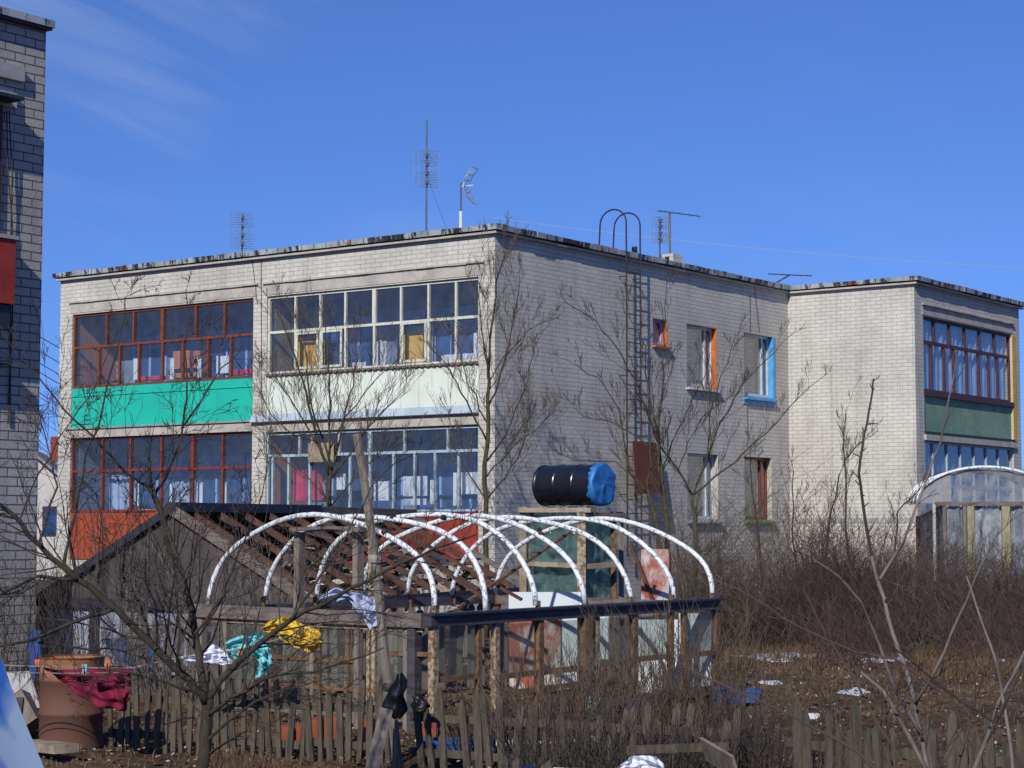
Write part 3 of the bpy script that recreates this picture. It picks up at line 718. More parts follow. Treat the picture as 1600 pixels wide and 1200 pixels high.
cap((0, -.15, 0), (0, 12.58, 0), (-1, 0, 0)); cap((.202, 0, 0), (11.85, 0, 0), (0, -1, 0))
cap((12, -.10, 0), (12, -3.45, 0), (-1, 0, 0)); cap((12.202, -3.3, 0), (18.72, -3.3, 0), (0, -1, 0)); cap((18.5, -3.098, 0), (18.5, 9, 0), (1, 0, 0))
bp('roof_edge', t, 'flash')
t = MB()      # dark drip board under the flashing
t.box(-.10, -.002, -.10, 12.5, 7.575, 7.615); t.box(0, 11.9, -.10, -.002, 7.575, 7.615); t.box(11.9, 11.998, -3.4, -.1, 7.575, 7.615); t.box(12, 18.6, -3.4, -3.302, 7.575, 7.615)
bp('drip_board', t, 'concrete')
# brick chimney stub and vent pipe on the roof
def lp(x, y, z): return MATS[BLD.name] @ Vector((x, y, z))
cx_ = GXc(1068, 400)
ch = MB(); ch.box(cx_ + .5, cx_ + 1.0, .55, 1.0, 7.69, 7.95); ch.box(cx_ + .55, cx_ + .95, .6, .95, 7.951, 8.12); ch.box(cx_ + .40, cx_ + 1.10, .45, 1.1, 7.80, 7.86)
o = bp('chimney', ch, 'brick'); ch = MB(); ch.box(cx_ + .545, cx_ + .548, .7, .82, 7.97, 8.06); bp('vent_hole', ch, 'tar', o)
vx = GXc(1003, 400); ch = MB(); ch.tube([lp(vx + .1, .25, 7.68), lp(vx + .1, .25, 7.98)], .065, n=10); build('vent_pipe', ch, 'iron', BLD)
# hanging cables on the facade
t = MB()
def sag(a, b, s_=.0, n_=10): return [Vector(a).lerp(Vector(b), k / n_) + Vector((0, 0, -s_ * 4 * (k / n_) * (1 - k / n_))) for k in range(n_ + 1)]
for (u0, v0, u1, v1) in ((394, 405, 402, 475), (408, 400, 409, 640), (1178, 440, 1187, 520), (1172, 460, 1172, 520), (1168, 632, 1168, 700)):
    pl = 'x' if u0 < 773 else 'y'; a = hit(u0, v0, pl, -.015); b = hit(u1, v1, pl, -.015)
    t.tube([lp(*a), lp(*b)], .006, n=4)
build('cable', t, 'iron', BLD)

# ------------------------------------------------------------------ roof ladder (fixed to wall), loose sheet hung on it
lad = thing('roof_ladder', 'dark iron ladder with hooped top fixed to the shaded brick wall', 'ladder', lp(4.7, -.18, 1.2))
for xx in (4.42, 4.97):
    t = MB(); pts = [lp(xx, -.19, 1.3), lp(xx, -.19, 7.6)]
    pts += [lp(xx, -.19, 8.35)]
    for k in range(1, 9):
        th = math.pi * k / 9; pts.append(lp(xx, -.19 + .33 * (1 - math.cos(th)), 8.35 + .30 * math.sin(th)))
    pts += [lp(xx, .47, 8.35), lp(xx, .50, 7.78)]
    t.tube(pts, .018, n=6); build('rail', t, 'iron', lad)
z = 1.6
while z < 7.6:
    t = MB(); t.tube([lp(4.42, -.19, z), lp(4.97, -.19, z + .01)], .011, n=5); build('rung', t, 'iron', lad); z += .30
for z in (2.6, 5.1, 7.2):
    t = MB()
    for xx in (4.42, 4.97): t.tube([lp(xx, -.19, z), lp(xx, 0.0, z)], .012, n=5)
    build('bracket', t, 'iron', lad)
t = MB(); t.bar(lp(5.02, -.27, 2.62), lp(5.02, -.23, 3.72), 1.0, .02, up=lp(5, -1, 0) - lp(5, 0, 0))
t = MB(); a, b, c_, d = lp(4.50, -.36, 2.62), lp(5.48, -.34, 2.62), lp(5.48, -.24, 3.72), lp(4.50, -.26, 3.72); nn = (b - a).cross(d - a).normalized() * .015
t.quad(a, b, c_, d); t.quad(a + nn, b + nn, c_ + nn, d + nn); t.quad(a, b, b + nn, a + nn); t.quad(b, c_, c_ + nn, b + nn); t.quad(c_, d, d + nn, c_ + nn); t.quad(d, a, a + nn, d + nn)
solo('metal_sheet', t, 'rustsheet', 'rust red metal sheet blocking the lower rungs of the wall ladder', 'metal sheet')

# ------------------------------------------------------------------ antennas
def grid_antenna(loc, h0, h1, w_, label, rz=.5, mast_top=None, stay=True, boom=True):
    """mast with a wire-grid reflector between heights h0,h1"""
    th = thing('grid_antenna', label, 'antenna', loc, rz)
    base = Vector(loc); rot = Matrix.Rotation(rz, 3, 'Z')
    def q(x, y, z_): return base + rot @ Vector((x, y, 0)) + Vector((0, 0, z_))
    t = MB(); t.tube([q(0, 0, 0), q(0, 0, mast_top or h1)], .022, .016, n=6); build('mast', t, 'mast', th)
    t = MB(); n_ = 16
    for k in range(n_):
        z_ = h0 + (h1 - h0) * k / (n_ - 1)
        if abs(k - n_ / 2 + .5) < .9: continue
        t.tube([q(-w_ / 2, 0, z_), q(w_ / 2, 0, z_)], .0045, n=4)
    for x in (-w_ / 2, -w_ * .33, w_ * .33, w_ / 2): t.tube([q(x, 0, h0), q(x, 0, h1)], .0045, n=4)
    build('reflector_grid', t, 'alu_dark', th)
    t = MB()
    for k in range(4):
        z_ = h0 + (h1 - h0) * (.12 + .25 * k)
        for s_ in (-1, 1):
            t.tube([q(0, -.09, z_), q(s_ * w_ * .28, -.09, z_ + .09)], .007, n=4); t.tube([q(0, -.09, z_), q(s_ * w_ * .28, -.09, z_ - .09)], .007, n=4)
    build('dipole', t, 'alu', th)
    t = MB()
    for k in range(4):
        z_ = h0 + (h1 - h0) * (.12 + .25 * k); t.bar(q(0, .02, z_), q(0, -.11, z_), .05, .07)
    t.bar(q(0, 0, h0), q(0, 0, h1), .05, .05); build('feeder', t, 'mast', th)
    return th
def roof_at(u, v, depth_from_edge, face='x'):
    """roof point seen at (u,v~roofline) a given distance behind the parapet"""
    h = hit(u, v, face, depth_from_edge); return h
def on_roof(u, plane, val):
    h = hit(u, 400, plane, val); return lp(h[0], h[1], 7.68)
def zat(u, v, loc): # height above loc for image row v
    return P(u, v, loc.y).z - loc.z
p = on_roof(378, 'x', 2.0); grid_antenna(p, zat(378, 388, p), zat(378, 333, p), .55, 'short grid antenna above the left end of the roof', .3)
p = on_roof(666, 'x', 1.2); t_ = grid_antenna(p, zat(666, 292, p), zat(666, 236, p), .52, 'tallest roof mast with a wire grid halfway up', .3, mast_top=zat(668, 188, p))
t = MB(); t.tube([p + Vector((0, 0, 1.5)), p + Vector((.55, .2, .05))], .004, n=3); build('guy_wire', t, 'wire_dk', t_)
p = on_roof(1031, 'y', .9); grid_antenna(p, zat(1031, 380, p), zat(1031, 340, p), .42, 'short grid antenna between the ladder top and the chimney', .3, mast_top=zat(1031, 338, p))
# parabolic grid dish
p = on_roof(720, 'x', .7); th = thing('dish_antenna', 'curved wire dish antenna on a pale short pole near the roof corner', 'antenna', p)
t = MB(); t.tube([p, p + Vector((0, 0, zat(719, 285, p)))], .02, n=6); build('mast', t, 'mast', th)
t = MB(); t.tube([p, p + Vector((0, 0, zat(719, 330, p)))], .035, n=8); build('sleeve', t, 'white', th)
zc = zat(722, 291, p); cdir = Vector((.93, -.35, 0)); sdv = Vector((.35, .93, 0))
t = MB()
for s_ in (-1.0, -.6, -.2, .2, .6, 1.0):
    pts = [p + Vector((0, 0, zc)) + Vector((0, 0, 1)) * (.36 * k / 6) + cdir * (.20 * (k / 6) ** 2 + .07 + .05 * s_ * s_) + sdv * (.16 * s_) for k in range(-6, 7)]
    t.tube(pts, .007, n=4)
for k in range(-6, 7, 2):
    pts = [p + Vector((0, 0, zc)) + Vector((0, 0, 1)) * (.36 * k / 6) + cdir * (.20 * (k / 6) ** 2 + .07 + .05 * s_ * s_) + sdv * (.16 * s_) for s_ in (-1, -.5, 0, .5, 1)]
    t.tube(pts, .006, n=4)
build('reflector', t, 'alu', th)
t = MB(); t.tube([p + Vector((0, 0, zc)) , p + Vector((0, 0, zc)) + cdir * .27], .012, n=5); build('feed_arm', t, 'white', th)
# T-shaped antenna on chimney
p = lp(cx_ + .7, .78, 8.12); th = thing('boom_antenna', 'long boom antenna on a wooden pole standing at the chimney', 'antenna', p)
zt_ = zat(1068, 333, p)
t = MB(); t.tube([p, p + Vector((0, 0, zt_))], .028, n=6); build('mast', t, 'greywood', th)
a = p + Vector((0, 0, zt_)) + Vector((-.28, -.15, .03)); b = a + Vector((1.03, .75, -.0))
b.z = P(1123, 338, b.y).z
t = MB(); t.tube([a, b], .013, n=5); build('boom', t, 'mast', th)
t = MB()
for k in (.0, .1, .2, .42, .66, .84, 1.0):
    c0 = a.lerp(b, k); dd = Vector((-.6, .8, 0)) * (.17 if k < .9 else .1); t.tube([c0 - dd, c0 + dd], .005, n=4)
build('element', t, 'alu_dark', th)
# yagi by the inner corner
p = on_roof(1232, 'y', .35); p = lp(11.6, .4, 7.68); th = thing('yagi_antenna', 'low dark antenna with upright rods above the inner corner of the roof', 'antenna', p)
zb = zat(1235, 430, p); a = P(1200, 428, p.y - .3); b = P(1268, 431, p.y + .3)
t = MB(); t.tube([p, p.lerp(a.lerp(b, .5), 1.0)], .02, n=6); build('mast', t, 'mast', th)
t = MB(); t.tube([a, b], .016, n=5); build('boom', t, 'mast', th)
t = MB()
for k, hh in ((0, .26), (.3, .24), (.62, .28), (1.0, .30)):
    c0 = a.lerp(b, k); t.tube([c0 + Vector((-.02, 0, hh * .9)), c0 + Vector((.03, 0, -hh * .75))], .007, n=4)
c0 = a.lerp(b, .8); pts = [c0 + Vector((.04 * math.cos(x) , 0, .2 * math.sin(x))) for x in [2 * math.pi * k / 10 for k in range(11)]]
t.tube(pts, .006, n=4); build('element', t, 'alu_dark', th)
# tiny stick on wing roof
# overhead wires
def line(name, a, b, s_, r, m, label, cat='power line', group=None):
    t = MB(); t.tube(sag(a, b, s_, 14), r, n=4); return solo(name, t, m, label, cat, group)
line('overhead_wire', P(770, 340, 70), P(1720, 425, 62), .25, .010, 'wire', 'thin pale wire crossing the sky above the right wing', 'wire')
for i, (v0, v1) in enumerate(((515, 548), (537, 572), (556, 590), (570, 605), (600, 640))):
    line('overhead_wire', P(20, v0 - 14, 55), P(130, v1 + 16, 60), .02, .012, 'wire_dk', ['topmost', 'second highest', 'middle', 'fourth', 'lowest'][i] + ' of the dark power lines in the sky gap beside the near brick block', 'wire', 'power lines in the left sky gap')

# ------------------------------------------------------------------ near building on the left
NB = Vector((-.2434 * 25, 25, 0)); NK = 25 / 21.0
def nsc(v): return Vector((v[0] * NK, v[1] * NK, 0 if v[2] == 0 else CAMZ + (v[2] - CAMZ) * NK))
NBL = thing('near_brick_building', 'grey brick building corner cut off by the left edge, with a red balcony', 'building', NB, PHI)
def nb(name, mb, m, parent=None):
    mb.v = [nsc(v) for v in mb.v]
    return build(name, mb, m, parent or NBL, local=True)
t = MB(); T2 = 7.33
t.quad((0, 0, 0), (-9, 0, 0), (-9, 0, T2), (0, 0, T2)); t.quad((0, 0, 0), (0, 11, 0), (0, 11, T2), (0, 0, T2))
t.quad((-9, 0, 0), (-9, 11, 0), (-9, 11, T2), (-9, 0, T2)); t.quad((0, 11, 0), (-9, 11, 0), (-9, 11, T2), (0, 11, T2)); nb('wall', t, 'brick_near')
t = MB(); t.box(-9.2, .015, -.09, 11.1, T2 + .002, T2 + .055); nb('roof', t, 'tar')
t = MB(); t.box(-9.2, .035, -.11, -.092, T2 + .03, T2 + .11); t.box(.016, .035, -.092, 11.1, T2 + .03, T2 + .11); nb('roof_edge', t, 'flash')
t = MB(); t.box(-3.9, -.33, -.06, -.001, 6.70, 6.86); nb('lintel', t, 'plinth')
t = MB(); t.box(-3.9, -.42, -.045, -.001, 6.40, 6.56); nb('lintel', t, 'concrete')
# enclosed balcony above, flush loggia below
bx0, bx1 = -3.9, -.60
t = MB(); t.box(bx0, bx1, -.22, -.002, 3.98, 4.24); o = nb('balcony', t, 'tar')
t = MB(); t.box(bx0, bx1 + .02, -.26, -.241, 4.25, 4.93); t.box(bx1, bx1 + .02, -.241, -.002, 4.25, 4.93); nb('balcony_panel', t, 'rustred', o)
t = MB(); t.box(bx0, bx1 + .05, -.28, -.002, 4.935, 4.975); nb('sill', t, 'plinth', o)
t = MB(); t.box(bx1 - .05, bx1 + .0, -.035, -.002, 4.98, 6.35); t.box(bx0, bx1, -.035, -.002, 6.35, 6.42); t.box(bx1 - .12, bx1 - .08, -.03, -.002, 4.98, 6.35)
fr = nb('window_frame', t, 'fr_dark', o)
t = MB(); t.quad((bx0, -.006, 4.98), (bx1 - .05, -.006, 4.98), (bx1 - .05, -.006, 6.35), (bx0, -.006, 6.35)); nb('pane', t, 'inglass', o)
t = MB(); t.box(bx0, bx1 + .07, -.30, -.002, 6.43, 6.47); nb('canopy', t, 'tar', o)
t = MB(); t.box(bx0, bx1 + .06, -.20, -.002, 3.62, 3.66); nb('canopy', t, 'tar', NBL)
t = MB(); t.box(bx0, bx1 - .06, -.04, -.002, 3.3, 3.6); nb('window_frame', t, 'fr_dark', NBL)
t = MB(); t.box(bx0, bx1 - .09, -.05, -.002, 1.5, 3.29); nb('loggia_panel', t, 'orange', NBL)
t = MB(); t.box(bx0, bx1 - .09, -.06, -.002, .95, 1.49); nb('loggia_base', t, 'white', NBL)
t = MB()
NM = MATS[NBL.name]
for dx, s_ in ((0, .03), (.03, -.02)):
    t.tube([NM @ nsc(v_) for v_ in (Vector((-.56 + dx, -.05, 6.35)), Vector((-.53 + dx * 2, -.05, 5.7)), Vector((-.44 + s_, -.03, 4.9)), Vector((-.42 + s_ * .5, -.02, 4.2)), Vector((-.44 + dx, -.02, 3.0)))], .009, n=5)
build('cable', t, 'iron', NBL)

# ------------------------------------------------------------------ far houses
def house(p, wd, dp, hw, hr, rz, label, m='housewhite', gable_front=True):
    th = thing('white_house', label, 'house', p, rz)
    f = lambda n_, mb, mm, par=None: build(n_, mb, mm, par or th, local=True)
    t = MB(); a = wd / 2
    t.poly([(-a, 0, 0), (a, 0, 0), (a, 0, hw), (0, 0, hr), (-a, 0, hw)]); t.poly([(-a, dp, 0), (a, dp, 0), (a, dp, hw), (0, dp, hr), (-a, dp, hw)])
    t.quad((-a, 0, 0), (-a, dp, 0), (-a, dp, hw), (-a, 0, hw)); t.quad((a, 0, 0), (a, dp, 0), (a, dp, hw), (a, 0, hw)); f('wall', t, m)
    t = MB()
    for s_ in (-1, 1):
        for (dz, ) in ((.03,), (.15,)):
            t.quad((0, -.4, hr + dz), (s_ * (a + .35), -.4, hw - .35 * (hr - hw) / a + dz), (s_ * (a + .35), dp + .4, hw - .35 * (hr - hw) / a + dz), (0, dp + .4, hr + dz))
        t.quad((0, -.4, hr + .03), (s_ * (a + .35), -.4, hw - .35 * (hr - hw) / a + .03), (s_ * (a + .35), -.4, hw - .35 * (hr - hw) / a + .15), (0, -.4, hr + .15))
    rf = f('roof', t, 'slate'); t = MB(); t.box(.5, 1.0, dp * .5, dp * .5 + .5, hr - .3, hr + .7); f('chimney', t, 'brickred', rf)
    for x in (-a * .5, a * .5):
        t = MB(); t.box(x - .35, x + .35, -.03, -.002, 1.6, 2.7); wf = f('window', t, 'fr_dark'); t = MB(); t.box(x - .29, x + .29, -.04, -.031, 1.66, 2.64); f('pane', t, 'inglass', wf)
    t = MB(); t.box(-.3, .3, -.03, -.002, hw + .1, hw + .85); f('window', t, 'fr_dark')
    return th
house(Vector((-17.9, 72, 0)), 3.6, 7, 3.2, 4.75, 0.15, 'small white gabled house in the gap behind the near brick corner')
t_ = house(Vector((20.2, 68, 0)), 5.0, 8, 3.6, 6.1, -.5, 'grey roofed house behind the far right end of the long block')

# ------------------------------------------------------------------ hoop greenhouse in the middle of the garden
R0 = Vector((-.72, 18.2, 0)); gb = Vector((.64, .768, 0)).normalized(); gf = Vector((-.768, .64, 0)).normalized()
GL_, GW_ = 4.69, 3.23; RZ = 1.09
GH = thing('hoop_greenhouse', 'low greenhouse frame with bare white flaking hoops on dark timber rails and rusty glazed sashes', 'greenhouse', R0)
def g(s, w_, z=0, o=0): return R0 + gb * s + gf * w_ + Vector((0, 0, z))
for k in range(7):
    s_ = .04 + k * .768; t = MB(); jr = rng.uniform(-.045, .03)
    pts = [g(s_, GW_ / 2 + (GW_ / 2 - .04) * math.cos(a), RZ + .03 + (.905 + jr) * math.sin(a) ** .92 if 0 < a < math.pi else RZ + .03) + gb * (.04 * math.sin(3 * a + k)) + Vector((0, 0, .018 * math.sin(5 * a + 2 * k))) for a in [math.pi * i / 26 for i in range(27)]]
    t.tube(pts, .0275, n=9); build('hoop', t, 'hoop', GH, smooth=True)
    for w_ in (.04, GW_ - .04): build('hoop_socket', MB().tube([g(s_, w_, RZ - .12), g(s_, w_, RZ + .09)], .027, n=8), 'rustframe', GH)
t = MB(); t.bar(g(-.1, 0, RZ - .055), g(GL_ + .0, 0, RZ - .04), .10, .10); build('rail', t, 'darkbeam', GH)
t = MB(); t.bar(g(-.1, -.01, RZ + .008), g(GL_ + .04, -.01, RZ + .024), .16, .022); build('rail', t, 'tar', GH)
t = MB(); t.bar(g(-.05, .08, RZ - .05), g(-.05, GW_ + .08, RZ - .04), .10, .13); build('rail', t, 'greywood_x', GH)
t = MB(); t.bar(g(0, GW_, RZ - .06), g(GL_, GW_, RZ - .05), .10, .10); build('rail', t, 'darkbeam', GH)
t = MB(); t.bar(g(GL_, .06, RZ - .06), g(GL_, GW_ - .06, RZ - .06), .10, .10); build('rail', t, 'greywood_x', GH)
t = MB(); t.bar(g(-.04, .1, RZ - .14), g(-.04, GW_, RZ - .13), .03, .035); build('batten', t, 'paleframe', GH)
def post(s_, w_, th_=.06, m='rustframe', z1=RZ - .1, lean=0):
    t = MB(); t.bar(g(s_, w_, -.05), g(s_ + lean, w_, z1), th_, th_, up=gb); build('post', t, m, GH)
def sfind(u):   # distance along the long side at image column u
    k = (u - 800) / FPX; return (k * R0.y - R0.x) / (gb.x - k * gb.y)
def wfind(u):
    k = (u - 800) / FPX; return (k * R0.y - R0.x) / (gf.x - k * gf.y)
for u, th_, m in ((678, .07, 'paleframe'), (748, .05, 'rustframe'), (774, .06, 'paleframe'), (842, .07, 'rustframe'), (913, .11, 'rustframe'), (931, .055, 'paleframe'), (989, .07, 'rustframe'), (1046, .06, 'rustframe'), (1067, .055, 'rustframe'), (1117, .06, 'rustframe')):
    post(sfind(u), .0, th_, m)
for u, th_, m in ((652, .10, 'darkbeam'), (655, .04, 'paleframe'), (590, .04, 'paleframe'), (582, .04, 'paleframe'), (565, .06, 'greywood'), (550, .035, 'rustframe'), (505, .04, 'rustframe'), (430, .04, 'rustframe'), (360, .05, 'greywood'), (322, .08, 'greywood'), (495, .05, 'greywood'), (640, .05, 'greywood')):
    post(-.03, wfind(u), th_, m)
for s_ in (1.2, 2.4, 3.6, 4.65): post(s_, GW_, .06, 'greywood')
for w_ in (.8, 1.6, 2.4, 3.2): post(GL_, w_, .06, 'rustframe')
# sash rails and panes between posts (long side)
segs = [(678, 748, 1057), (774, 842, 1052), (842, 910, 1045), (931, 989, 1035), (992, 1044, 1026), (1067, 1115, 1020)]
for (u0, u1, v) in segs:
    a, b = sfind(u0), sfind(u1); z_ = CAMZ - (v - 825) / FPX * (R0.y + gb.y * (a + b) / 2)
    t = MB(); t.bar(g(a + .035, -.0, z_), g(b - .035, 0, z_ + .005), .045, .055); build('sash_rail', t, 'rustframe', GH)
    t = MB(); t.quad(g(a + .03, .01, z_), g(b - .03, .01, z_), g(b - .03, .01, RZ - .12), g(a + .03, .01, RZ - .12)); build('pane', t, 'glass_dirty', GH)
for (u0, u1) in ((358, 428), (432, 503), (508, 562), (595, 640)):
    a, b = wfind(u0), wfind(u1)
    t = MB(); t.quad(g(-.03, a, .38), g(-.03, b, .38), g(-.03, b, RZ - .13), g(-.03, a, RZ - .13)); build('pane', t, 'glass_dirty', GH)
for z_, (u0, u1) in ((.62, (430, 500)), (.62, (508, 560)), (.72, (600, 678)), (.35, (430, 640)), (.10, (330, 678))):
    t = MB(); t.bar(g(-.035, wfind(u0) , z_), g(-.035, wfind(u1), z_ + .01), .035, .04); build('sash_rail', t, 'rustframe' if z_ > .3 else 'greywood_x', GH)
t = MB(); t.bar(g(.0, .0, .10), g(GL_, 0, .12), .05, .08); build('sash_rail', t, 'rustframe', GH)
t = MB(); t.bar(g(.9, .02, .30), g(3.2, 0.02, .34), .04, .05); build('sash_rail', t, 'rustframe', GH)
# door frame standing at the front end
def fw(u): return wfind(u)
for u in (443, 535):
    t = MB(); t.bar(g(.28, fw(u) + .05, 0), g(.28, fw(u) + .05, 1.86), .09, .07, up=gf); build('door_post', t, 'greywood', GH)
t = MB(); t.bar(g(.28, fw(436) + .06, 1.89), g(.28, fw(543) + .04, 1.89), .08, .05); build('door_lintel', t, 'greywood_x', GH)
t = MB(); t.bar(g(.3, fw(545), 1.1), g(.3, fw(545), 1.84), .03, .03); build('door_stop', t, 'paleframe', GH)
# long loose battens lying across inside
def stick(u0, v0, Y0, u1, v1, Y1, w_, h_, m, label, name='loose_batten', cat='batten', group='loose battens lying across the greenhouse'):
    t = MB(); t.bar(P(u0, v0, Y0), P(u1, v1, Y1), w_, h_); return solo(name, t, m, label, cat, group)
stick(716, 950, 21.0, 890, 832, 22.6, .035, .03, 'rustframe', 'thin rusty brown batten crossing behind the middle hoops up to the right')
stick(655, 845, 22.0, 815, 937, 21.5, .05, .03, 'brownwood', 'dark brown batten sloping down to the right behind the second hoop')
stick(600, 830, 21.0, 765, 940, 20.6, .06, .03, 'brownwood', 'wide brown board sloping down behind the first white hoop')
t = MB(); t.lathe(g(1.0, .28, RZ - .1), (0, 0, 1), [(0, .0), (0, .05), (.11, .05), (.12, .0)], 12)
for k in range(7):
    for a in (rng.uniform(.6, 1.2), rng.uniform(1.7, 2.5)):
        q = g(.04 + k * .768, GW_ / 2 + (GW_ / 2 - .04) * math.cos(a), RZ + .03 + .905 * math.sin(a) ** .92); dd = gf * -math.sin(a) + Vector((0, 0, math.cos(a)))
        build('tie', MB().tube([q - dd * .02, q + dd * .02], .031, n=9), 'iron', GH)
# ---- boards and sheets leaning at the far end
def sheet(name, pts, th_, m, label, cat, group=None):
    a, b, c_, d = [Vector(p) for p in pts]; n_ = (b - a).cross(d - a).normalized() * th_
    t = MB(); t.quad(a, b, c_, d); t.quad(a + n_, b + n_, c_ + n_, d + n_)
    for p, q in ((a, b), (b, c_), (c_, d), (d, a)): t.quad(p, q, q + n_, p + n_)
    return solo(name, t, m, label, cat, group)
Yb = 23.3
def S(u, v, Y=Yb): return P(u, v, Y)
def ub(u0, v0, u1, v1, Y0, Y1): return (P(u0, v1, Y0), P(u1, v1, Y1), P(u1, v0, Y1), P(u0, v0, Y0))
sheet('white_board', ub(796, 925, 910, 952, 23.0, 22.6), .02, 'rustmark', 'white board with rust marks showing above the dark greenhouse rail', 'board')
sheet('red_board', ub(797, 955, 877, 1078, 22.7, 22.3), .02, 'redwhite', 'worn red and white board behind the greenhouse sashes', 'board')
sheet('white_board', ub(880, 957, 908, 1076, 22.25, 22.1), .02, 'board_white', 'narrow white board standing right of the worn red board', 'board')
sheet('white_board', ub(934, 962, 952, 1030, 21.6, 21.5), .02, 'board_white', 'thin torn white strip right of the thick rusty post', 'board')
sheet('white_board', ub(992, 968, 1060, 1082, 22.2, 22.0), .02, 'board_white', 'wide white board behind the right sashes of the greenhouse', 'board')
sheet('white_board', ub(1062, 958, 1112, 1082, 21.95, 21.75), .02, 'board_white', 'white board at the far right end of the greenhouse', 'board')
sheet('red_board', ub(1003, 858, 1046, 940, 23.8, 23.6), .02, 'redwhite', 'faded red and white board leaning behind the last two hoops', 'board')
stick(985, 850, 22.6, 1045, 1000, 22.4, .04, .04, 'brownwood', 'dark stick leaning against the faded red and white board')

# ------------------------------------------------------------------ film covered stand with black drum
ST = thing('plastic_covered_frame', 'tall timber frame wrapped in crumpled green plastic film carrying the black drum', 'frame', P(890, 825, 25.6) * Vector((1, 1, 0)) if False else Vector((.75, 25.6, 0)))
def sp(u, v, Y=25.4): return P(u, v, Y)
for (u, v, w_, m, Y) in ((817, 792, .09, 'rawwood', 25.2), (908, 800, .11, 'paleframe', 25.0), (958, 800, .07, 'rustframe', 25.6), (830, 795, .07, 'greywood', 27.0), (970, 800, .07, 'greywood', 27.2)):
    a = sp(u, v, Y); b = Vector((a.x, a.y, -.05)); t = MB(); t.bar(b, a, w_, w_, up=(0, 1, 0)); build('post', t, m, ST)
for (u0, v0, u1, v1, Y0, Y1, m) in ((810, 797, 924, 797, 25.15, 25.0, 'rawwood'), (905, 803, 975, 806, 24.95, 25.6, 'greywood_x'), (817, 880, 905, 884, 25.15, 25.0, 'rawwood'), (905, 886, 960, 882, 24.95, 25.4, 'rawwood'), (817, 797, 830, 797, 25.2, 27.0, 'greywood_x'), (958, 803, 970, 803, 25.6, 27.2, 'greywood_x')):
    t = MB(); t.bar(sp(u0, v0, Y0), sp(u1, v1, Y1), .07, .06); build('beam', t, m, ST)
def film(u0, v0, u1, v1, Y0, Y1, m, amp=.05, seed=0, n_=26, parent=ST, name='film'):
    t = MB(); i0 = len(t.v)
    for j in range(n_ + 1):
        for i in range(n_ + 1):
            a, b = i / n_, j / n_; q = P(u0 + (u1 - u0) * a, v0 + (v1 - v0) * b, Y0 + (Y1 - Y0) * a)
            d_ = amp * (noise.noise(Vector((a * 5 + b * 4, b * 9 - a * 3, seed))) + .5 * noise.noise(Vector((a * 14, b * 5, seed + 4))))
            t.v.append(q + Vector((0, d_, 0)))
    for j in range(n_):
        for i in range(n_): k = j * (n_ + 1) + i; t.f.append((k, k + 1, k + n_ + 2, k + n_ + 1))
    return build(name, t, m, parent, smooth=True)
film(817, 800, 908, 926, 25.26, 25.08, 'film', .10, 1); film(908, 806, 958, 936, 25.1, 25.6, 'film', .10, 2); film(820, 805, 965, 938, 27.0, 27.2, 'film', .12, 3)
for (u0, v0, u1, v1) in ((855, 862, 882, 868), (828, 878, 900, 885), (912, 895, 955, 892), (830, 905, 862, 912)):
    pass
# the black drum, lying on its side
BA = Vector((.80, -.60, .0)).normalized(); bc = P(896, 758, 25.6); bl, br = .95, .272
DR = thing('black_drum', 'glossy black steel drum lying on its side on the timber stand', 'drum', bc - Vector((0, 0, br)))
b0 = bc - BA * bl / 2
pf = [(0, 0), (0, br - .03), (.0, br), (.02, br + .004), (.03, br - .006), (.05, br - .006)]
for c0 in (.33, .64): pf += [(bl * c0 - .03, br - .006), (bl * c0 - .014, br - .006), (bl * c0 - .008, br + .001), (bl * c0 + .008, br + .001), (bl * c0 + .014, br - .006), (bl * c0 + .03, br - .006)]
pf += [(bl - .05, br - .006), (bl - .03, br - .006), (bl - .02, br + .004), (bl, br), (bl, br - .02), (bl - .02, br - .02), (bl - .02, 0)]
t = MB(); t.lathe(b0, BA, pf, 44); o = build('body', t, 'blackpaint', DR, smooth=True)
t = MB(); i0 = 0; NN = 44
e1 = BA.cross(Vector((0, 0, 1))).normalized(); e2 = BA.cross(e1)
rings = [(-.045, 1.02), (-.02, 1.035), (.008, 1.03), (.015, .9), (.01, .6), (.015, .3), (.02, 0.001)]
for k, (al, rr) in enumerate(rings):
    for j in range(NN):
        a = 2 * math.pi * j / NN; wv = .03 * noise.noise(Vector((math.cos(a) * 3 * rr, math.sin(a) * 3 * rr, k * .7)))
        ex = al - (.05 * abs(noise.noise(Vector((math.cos(a) * 4, math.sin(a) * 4, 5)))) * 2 if k == 0 else 0)
        t.v.append(b0 + BA * (bl + ex + wv) + (e1 * math.cos(a) + e2 * math.sin(a)) * (br * rr * (1 + (.5 * wv if k < 3 else 0))))
for k in range(len(rings) - 1):
    for j in range(NN): j2 = (j + 1) % NN; t.f.append((k * NN + j, k * NN + j2, (k + 1) * NN + j2, (k + 1) * NN + j))
tag(build('cover', t, 'bluetarp', DR, smooth=True), 'crumpled blue tarpaulin tied over the open end')
t = MB()
for k in (-.36, .0, .30):
    q = bc + BA * k - Vector((0, 0, br + .05)); t.bar(q - Vector((.0, .3, 0)), q + Vector((0, .9, 0)), .09, .09)
build('crossbar', t, 'darkbeam', ST)

